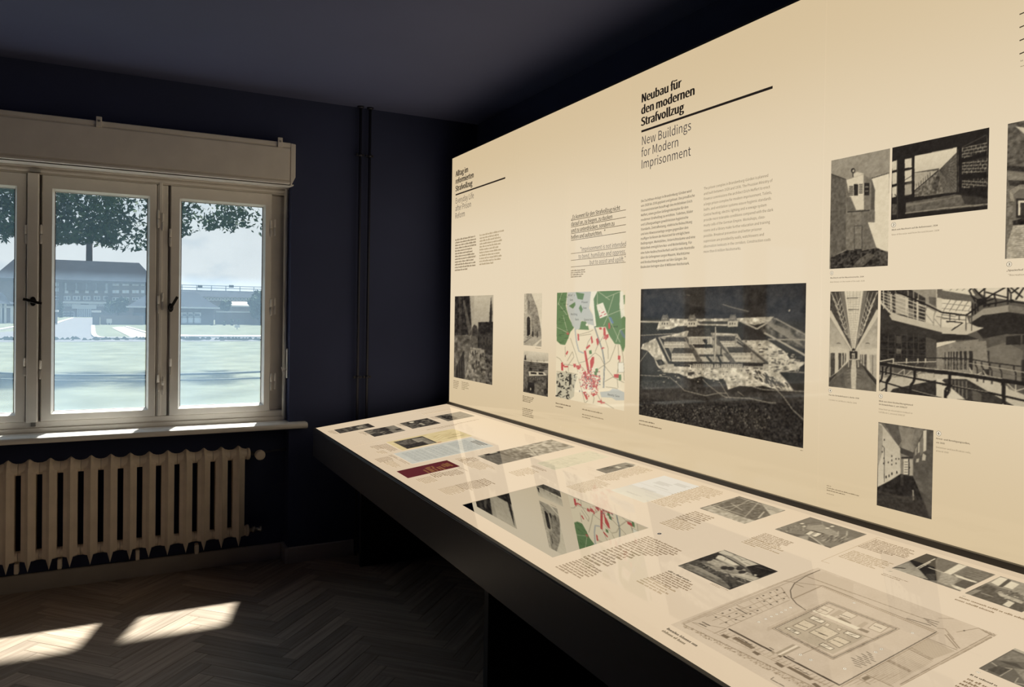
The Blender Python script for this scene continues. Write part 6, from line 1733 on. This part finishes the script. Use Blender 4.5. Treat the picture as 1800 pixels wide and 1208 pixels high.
p.P(.2, [(1058, 412), (1180, 345), (1300, 395), (1560, 500), (1560, 575)], tex=.3); p.P(.5, [(1060, 412), (1140, 375), (1200, 380), (1110, 425)], tex=.2)
for k in range(40): x, y = rr.uniform(1340, 1600), rr.uniform(380, 480); p.R(rr.choice((.8, .7, .1, .2)), x, y, x + rr.uniform(10, 34), y + 10, a=.8)
for k in range(12): p.L(.7, .8, (1190 + k * 9, 400 + k * 3), (1196 + k * 9, 408 + k * 3))
p.P(.9, [(1375, 505), (1430, 470), (1480, 490), (1430, 530)]); p.P(.7, [(1330, 400), (1400, 420), (1560, 480), (1540, 500), (1350, 430)], tex=.4); p.P(.16, [(1240, 330), (1330, 370), (1300, 400), (1190, 360)], tex=.5); p.grain(6).done()
p = TP(ZT_, (1182, 1052), (1475, 875), (1900, 1040), (1610, 1240), base=.3, label='photograph at the lower right corner of the table, number fourteen')
p.P(.70, [(1440, 880), (1475, 875), (1900, 1040), (1800, 1080), (1560, 930)], tex=.2); p.P(.42, [(1320, 980), (1450, 900), (1700, 1000), (1560, 1000)], tex=.3, cell=6); p.P(.12, [(1350, 985), (1500, 1010), (1560, 1060), (1400, 1010)]); p.P(.30, [(1182, 1052), (1300, 990), (1460, 1050), (1350, 1120)], tex=.2)
for sg2 in (((1280, 1000), (1340, 1040), (1230, 1070)), ((1340, 1040), (1460, 1055), (1350, 1120)), ((1510, 1130), (1480, 1175), (1610, 1200))): p.L(.7, 1.6, *sg2)
p.P(.14, [(1240, 1060), (1340, 1030), (1440, 1060), (1350, 1110)], tex=.3); p.P(.5, [(1470, 1050), (1900, 1100), (1620, 1230)], tex=.3); p.grain(6).done()

# ---- site plan
ZU = (1180, 990, 5.541)
PA = z(ZU)
PAP = (200, 179, 151)
p = Print('T', (0, 0, 1.0), (1432, 997), (1755, 1116), (1183, 1101), base=PAP, size=(430, 400), name='site_plan_print', label='large brown site plan of the prison grounds')
p.im += (vnoise(p.H, p.W, 60, 4) * 7 + vnoise(p.H, p.W, 5, 6) * 5)[..., None]
LI = (128, 108, 84); LD = (78, 66, 52); LM = (158, 136, 108)
p.crop = ZU
p.P((193, 172, 144), [(1190, 110), (1500, 90), (1773, 200), (1773, 330), (1470, 230), (1180, 380)], a=.7)
for o in (0, 10): p.L(LM, 1.2, (100, 590 + o), (1390, 52 + o))
p.L(LI, 1.0, (120, 600), (1450, 68))
# plot grid
for k in range(13):
    t0 = k / 12; p.L(LI, 1.0, (200 + 870 * t0, 580 - 340 * t0), (530 + 620 * min(1, t0 * 1.0), 640 - 290 * t0)) if k % 3 == 0 else p.L(LM, .9, (340 + 720 * t0, 530 - 280 * t0), (530 + 620 * t0, 640 - 290 * t0))
for a, b2 in (((340, 527), (1065, 235)), ((400, 565), (1110, 280)), ((470, 600), (1130, 325)), ((540, 632), (1160, 360))): p.L(LI, 1.0, a, b2)
for x, y in ((435, 530), (500, 492), (570, 462), (535, 582), (565, 522), (635, 495), (630, 555), (700, 525), (770, 435), (840, 465), (770, 497), (838, 347), (905, 375), (965, 350), (1030, 380), (968, 406), (897, 320), (1030, 320), (1098, 350), (1100, 292), (965, 292), (1030, 265)): p.E(LD, x, y, 11, 5)
p.L(LD, 2.0, (630, 440), (740, 500)); p.L(LD, 2.0, (300, 575), (380, 615)); p.L(LD, 2.0, (270, 590), (345, 625))
# railway arc
arc = [(1450, 70), (1310, 130), (1200, 200), (1160, 270), (1170, 340), (1220, 400), (1310, 462)]
for a, b2 in zip(arc[:-1], arc[1:]): p.L(LD, 1.8, a, b2)
p.L(LI, 1.6, (1205, 205), (1290, 238))
for k in range(40):
    t0 = k / 40; p.L(LM, 1, (1180 + 280 * t0, 345 - 125 * t0), (1190 + 280 * t0, 352 - 125 * t0))
p.L(LI, 1.4, (1190, 350), (1475, 222), (1773, 340)); p.L(LM, 1.0, (1310, 130), (1773, 305))
# street edge trees
for k in range(420):
    t0 = rr.random(); x = 120 + t0 * 1250; y = 610 + t0 * 625 + rr.uniform(-16, 16) * (1 + t0)
    p.E(rr.choice((LM, LI, (180, 158, 128))), x, y, rr.uniform(4, 11), rr.uniform(2, 5), a=.8)
p.L(LI, 1.2, (120, 600), (1450, 1240)); p.L(LM, 1, (200, 580), (1500, 1190))
for k in range(2): p.L(LD, 2.0, (560, 640 + k * 8), (1000, 870 + k * 8)); p.L(LD, 1.8, (1090, 905 + k * 8), (1640, 1190 + k * 8))
for q in ([(480, 705), (510, 695), (575, 725), (540, 740)], [(590, 735), (630, 722), (820, 830), (780, 840)], [(785, 870), (815, 860), (875, 890), (840, 905)], [(1005, 980), (1035, 968), (1105, 1010), (1075, 1025)], [(1125, 1020), (1155, 1010), (1390, 1135), (1350, 1145)], [(1365, 1180), (1400, 1170), (1460, 1208), (1420, 1220)], [(970, 870), (990, 862), (1015, 880), (990, 890)], [(1035, 905), (1060, 900), (1085, 915), (1060, 925)]): p.P((120, 102, 80), q)
for k in range(26):
    x, y = 470 + k * 42, 690 + k * 21; p.L(LI, .9, (x, y), (x + 70, y - 28)); p.L(LM, .8, (x + 20, y - 10), (x + 70, y + 14))
p.L(LI, 1.3, (415, 690), (540, 640)); p.L(LD, 1.5, (650, 725), (740, 775)); p.L(LD, 1.5, (720, 770), (790, 805)); p.L(LD, 1.5, (955, 825), (1000, 850)); p.L(LD, 1.5, (1130, 910), (1200, 945)); p.L(LD, 1.4, (1200, 1020), (1270, 1050)); p.L(LD, 1.4, (1270, 1060), (1340, 1090))
p.P((150, 132, 106), [(1010, 880), (1180, 795), (1215, 800), (1040, 895)], a=.7); p.P((150, 132, 106), [(1060, 900), (1240, 815), (1260, 825), (1090, 910)], a=.7); p.P((222, 202, 172), [(1035, 893), (1215, 802), (1240, 812), (1060, 902)])
p.P((196, 176, 146), [(860, 910), (1000, 850), (1010, 880), (910, 960)], a=.5)
p.L(LD, 1.4, (970, 1135), (1100, 1205)); p.L(LD, 1.4, (970, 1135), (1000, 1115))
# main complex
p.P((188, 168, 138), [(900, 630), (1270, 440), (1520, 370), (1530, 350)], a=.4)
WA = [(960, 640), (1525, 380), (2260, 700), (1590, 930)]
p.crop = ZI
W2 = [(60, 852), (402, 686), (838, 855), (432, 1042)]
for k, (c, w_) in enumerate(((LI, 1.2), (LD, 1.6), (LI, 1.2))):
    cx, cy = sum(q[0] for q in W2) / 4, sum(q[1] for q in W2) / 4; f_s = 1 - .045 * k
    q = [(cx + (x - cx) * f_s, cy + (y - cy) * f_s) for x, y in W2]; p.L(c, w_, *(q + q[:1]))
p.P((176, 158, 130), [(95, 852), (280, 755), (640, 900), (430, 1010)], a=.75)
for q in ([(185, 838), (255, 800), (330, 832), (262, 868)], [(285, 876), (370, 835), (470, 882), (385, 925)], [(395, 930), (460, 900), (540, 935), (470, 970)]): p.P((206, 186, 154), q); p.L(LD, 1.0, *(q + q[:1]))
for q in ([(140, 850), (160, 845), (235, 880), (215, 890)], [(285, 790), (310, 776), (385, 808), (360, 822)], [(495, 880), (520, 868), (605, 900), (580, 915)], [(345, 952), (370, 940), (440, 975), (415, 985)]): p.P((228, 210, 178), q); p.L(LD, 1.2, *(q + q[:1])); a, b2 = q[0], q[2]; p.L(LD, 1.3, (a[0] * .7 + b2[0] * .3, a[1] * .7 + b2[1] * .3), (a[0] * .3 + b2[0] * .7, a[1] * .3 + b2[1] * .7))
for k in range(260):
    x, y = rr.uniform(110, 620), rr.uniform(770, 1000)
    if abs((x - 370) / 270) + abs((y - 885) / 125) > 1: continue
    p.E(rr.choice(((150, 130, 104), (130, 112, 88))), x, y, 2.5, 1.5, a=.7)
for q in ([(235, 812), (290, 780), (330, 800), (270, 835)],): pass
p.P((140, 122, 98), [(460, 790), (480, 785), (545, 820), (520, 832)]); p.P((140, 122, 98), [(560, 850), (580, 842), (655, 870), (640, 882)]); p.P((180, 160, 132), [(410, 772), (470, 738), (495, 750), (440, 782)]); p.P((180, 160, 132), [(575, 840), (625, 810), (650, 820), (600, 855)])
p.P((224, 206, 174), [(300, 745), (330, 740), (600, 850), (575, 860)])
for q in ([(325, 745), (375, 712), (440, 735), (390, 770)], [(460, 775), (515, 745), (580, 775), (530, 800)], [(645, 850), (690, 815), (770, 845), (720, 880)], [(450, 855), (465, 848), (485, 858), (470, 870)], [(378, 832), (395, 818), (415, 828), (400, 842)]): p.P((212, 192, 162), q); p.L(LI, 1.0, *(q + q[:1]))
for a, b2 in (((355, 730), (400, 750)), ((480, 768), (540, 790)), ((680, 835), (730, 855)), ((215, 825), (280, 850)), ((320, 865), (400, 900)), ((430, 920), (500, 950)), ((340, 880), (385, 895)), ((170, 858), (200, 872))): p.L(LD, 1.4, a, b2)
for k in range(4): p.L(LM, 1.0, (30, 850 + k * 6), (290, 730 + k * 6), a=.7)
p.L(LM, .9, (130, 860), (420, 720)); p.L(LI, 1, (470, 850), (690, 920)); p.L(LI, 1, (240, 1010), (420, 930))
# outer boundary and fields
p.L(LI, 1.4, (110, 560), (370, 592), (1065, 870)); p.L(LM, 1.4, (370, 598), (1055, 878)); p.L(LI, 1.3, (260, 530), (1020, 805)); p.L(LD, 2.0, (1065, 872), (470, 1200)); p.L(LM, 1.6, (1075, 878), (480, 1208))
for k in range(60): t0 = k / 60; p.L(LM, .9, (370 + 690 * t0, 596 + 276 * t0), (366 + 690 * t0, 604 + 276 * t0))
p.L(LI, 1.6, (1130, 885), (1205, 975)); p.L(LI, 1.6, (1115, 890), (1190, 975)); p.L(LI, 1.2, (1065, 850), (1115, 855), (1170, 920)); p.L(LI, 1.2, (1185, 875), (1320, 850)); p.E(LD, 1232, 866, 6, 4); p.L(LI, 1.0, (1075, 790), (1170, 793))
for k in range(3): p.L(LD, 1.6, (985 + k * 10, 790 + k * 10), (1080 - k * 8, 815 + k * 14), a=.8)
p.L(LD, 1.6, (880, 790), (1030, 835))
for k in range(5): p.L(LI, 1.2, (1320 + k * 22, 850 + k * 8), (1370 + k * 16, 880 + k * 8))
for o, c in ((0, LI), (12, LM), (20, LI)): p.L(c, 1.4, (1400, 885 + o), (840, 1195 + o))
for k in range(170):
    t0 = rr.random(); x = 1400 - 560 * t0; y = 905 + 310 * t0 + rr.uniform(0, 16); p.E(rr.choice((LM, LI)), x, y, 4, 2.2, a=.8)
# orchard dots and hatched field
for r_ in range(20):
    for k in range(26):
        fx, fy = k / 26, r_ / 20
        x = 635 + 270 * fx + 150 * fy + 0; y = 1130 - 155 * fx + 75 * fy
        p.E((156, 136, 108), x, y, 3.4, 2.0)
for a, b2 in (((890, 975), (1030, 1045)), ((760, 1050), (900, 1120))): 
    for o in (0, 8, 16): p.L(LI, 1.2, (a[0] + o, a[1] - o * .4), (b2[0] + o, b2[1] - o * .4))
for k in range(22): t0 = k / 22; p.L((160, 140, 112), 1.0, (905 + 110 * t0, 975 - 60 * t0), (1040 + 140 * t0, 1040 - 50 * t0))
p.L(LI, 1.2, (1015, 915), (1190, 985)); p.L(LI, 1, (635, 1135), (800, 1208))
for k in range(4):
    for j in range(4): p.L(LD, 1.4, (540 + k * 32 + j * 8, 1030 - k * 12 + j * 16), (585 + k * 28 + j * 8, 1050 - k * 12 + j * 14), a=.85)
for k in range(6): p.L(LM, .9, (480 + k * 50, 1208 - k * 6), (600 + k * 50, 1150 - k * 6)); 
p.P((130, 112, 88), [(605, 1155), (640, 1140), (665, 1155), (625, 1172)]); p.L(LI, 1, (590, 1160), (660, 1195))
p.done()
for i, (x, y, r_) in enumerate(((853, 578, 4.6), (920, 549, 4.6), (976, 524, 4.2), (1027, 502, 4.2), (1073, 483, 4.2), (1114, 461, 4.2), (1163, 438, 4.6), (1258, 898, 5.6), (1360, 948, 5.8), (1690, 1034, 5.8))):
    badge('T', PA(x, y), r_, ['1', '2', '3', '4', '5', '6', '7', '8', '12', '9'][i], scale=.75)
for x, y, r_, t_ in ((560, 697, 4.6, '11'), (917, 881, 5.2, '13'), (692, 998, 5.6, '14'), (727, 979, 5.6, '10')): badge('T', i_(x, y), r_, t_, scale=.7)

# ---- blocks of small print on the table
BR1, BR2 = (128, 104, 76), (166, 142, 108)
BL_ = [
    ('f', (740, 505), (840, 478), (960, 553), 6, BR1), ('f', (660, 515), (745, 495), (810, 540), 5, BR1), ('f', (735, 575), (800, 545), (850, 585), 4, BR2),
    ('f', (850, 605), (905, 598), (975, 650), 3, BR1), ('f', (715, 650), (850, 612), (935, 660), 9, BR1), ('f', (800, 680), (920, 665), (1000, 730), 7, BR2), ('f', (960, 655), (990, 645), (1100, 700), 2, BR1),
    ('f', (1150, 865), (1300, 820), (1380, 880), 8, BR2), ('f', (1290, 810), (1410, 780), (1470, 820), 5, BR1), ('f', (1420, 795), (1580, 745), (1660, 800), 8, BR1), ('f', (1580, 735), (1620, 722), (1700, 775), 2, BR1),
    ('f', (1385, 970), (1560, 915), (1700, 985), 12, BR2), ('f', (1570, 925), (1780, 860), (1900, 935), 14, BR1),
    ('f', (1565, 650), (1660, 615), (1720, 655), 6, BR2),
    ('g', (30, 330), (150, 290), (200, 325), 8, BR1), ('g', (60, 350), (200, 330), (345, 392), 9, BR2),
    ('g', (180, 495), (235, 466), (345, 522), 4, BR1),
    ('g', (440, 425), (600, 378), (690, 425), 9, BR2), ('g', (620, 375), (640, 362), (765, 412), 3, BR1),
    ('g', (920, 545), (1140, 468), (1290, 530), 17, BR2), ('g', (1150, 470), (1480, 365), (1625, 408), 22, BR2),
    ('h', (450, 440), (640, 375), (830, 445), 9, BR2), ('h', (640, 375), (915, 285), (1165, 355), 12, BR2), ('h', (215, 345), (225, 335), (360, 390), 2, (150, 140, 126)),
    ('h', (530, 640), (680, 580), (910, 670), 7, BR2), ('h', (690, 590), (850, 517), (1075, 595), 7, BR1),
    ('h', (1295, 820), (1380, 770), (1740, 890), 5, BR2), ('h', (1380, 780), (1530, 718), (1770, 830), 7, BR1),
    ('j', (335, 272), (480, 215), (640, 300), 8, BR1), ('j', (485, 220), (515, 205), (620, 260), 2, BR1), ('j', (510, 215), (745, 120), (835, 205), 10, BR1), ('j', (740, 135), (905, 72), (1115, 178), 9, BR1),
    ('j', (825, 358), (910, 322), (1070, 420), 4, BR2), ('j', (910, 335), (1020, 290), (1195, 395), 6, BR1), ('j', (1015, 298), (1035, 284), (1185, 352), 1, (80, 66, 48)), ('j', (1275, 372), (1290, 360), (1390, 415), 2, BR1),
    ('i', (590, 355), (705, 298), (945, 395), 9, BR1), ('i', (465, 415), (580, 365), (790, 470), 7, BR2),
    ('i', (725, 525), (752, 508), (890, 570), 2, BR1), ('i', (1172, 680), (1200, 660), (1660, 790), 2, BR1),
    ('i', (1130, 1240), (1245, 1155), (1560, 1270), 6, BR1), ('i', (1262, 1140), (1280, 1128), (1460, 1195), 1, (80, 66, 48)),
]
for n, (c, l_, t_, r_, k, col) in enumerate(BL_):
    m_ = {'f': f_, 'g': g_, 'h': h_, 'i': i_, 'j': j_}[c]
    tiny('T', m_(*t_), m_(*r_), m_(*l_), k, col, seed=100 + n, ragged=.3 if k > 2 else .05)
tiny('T', j_(1019, 638), j_(1220, 746), j_(1008, 650), 1, (78, 66, 50), seed=301, ragged=.02, name='caption_text', ratio=.5)
tiny('T', j_(990, 650), j_(1146, 734), j_(978, 662), 1, (116, 100, 76), seed=302, ragged=.02, name='caption_text', ratio=.5)
rules('rule_line', 'T', [(i_(705, 296), i_(360, 441)), (i_(705, 296), i_(750, 310)), (i_(360, 441), i_(410, 456))], .0016, (178, 154, 120))
badge('T', i_(783, 506), 4.4, '11', fill=(222, 204, 172), scale=.7); badge('T', i_(1231, 658), 4.6, '12', fill=(222, 204, 172), scale=.7); badge('T', i_(1317, 1122), 6.0, '14', scale=.7)
badge('T', h_(525, 736), 6.4, 'i', fill=(36, 36, 52), color=(230, 216, 188), scale=.8)
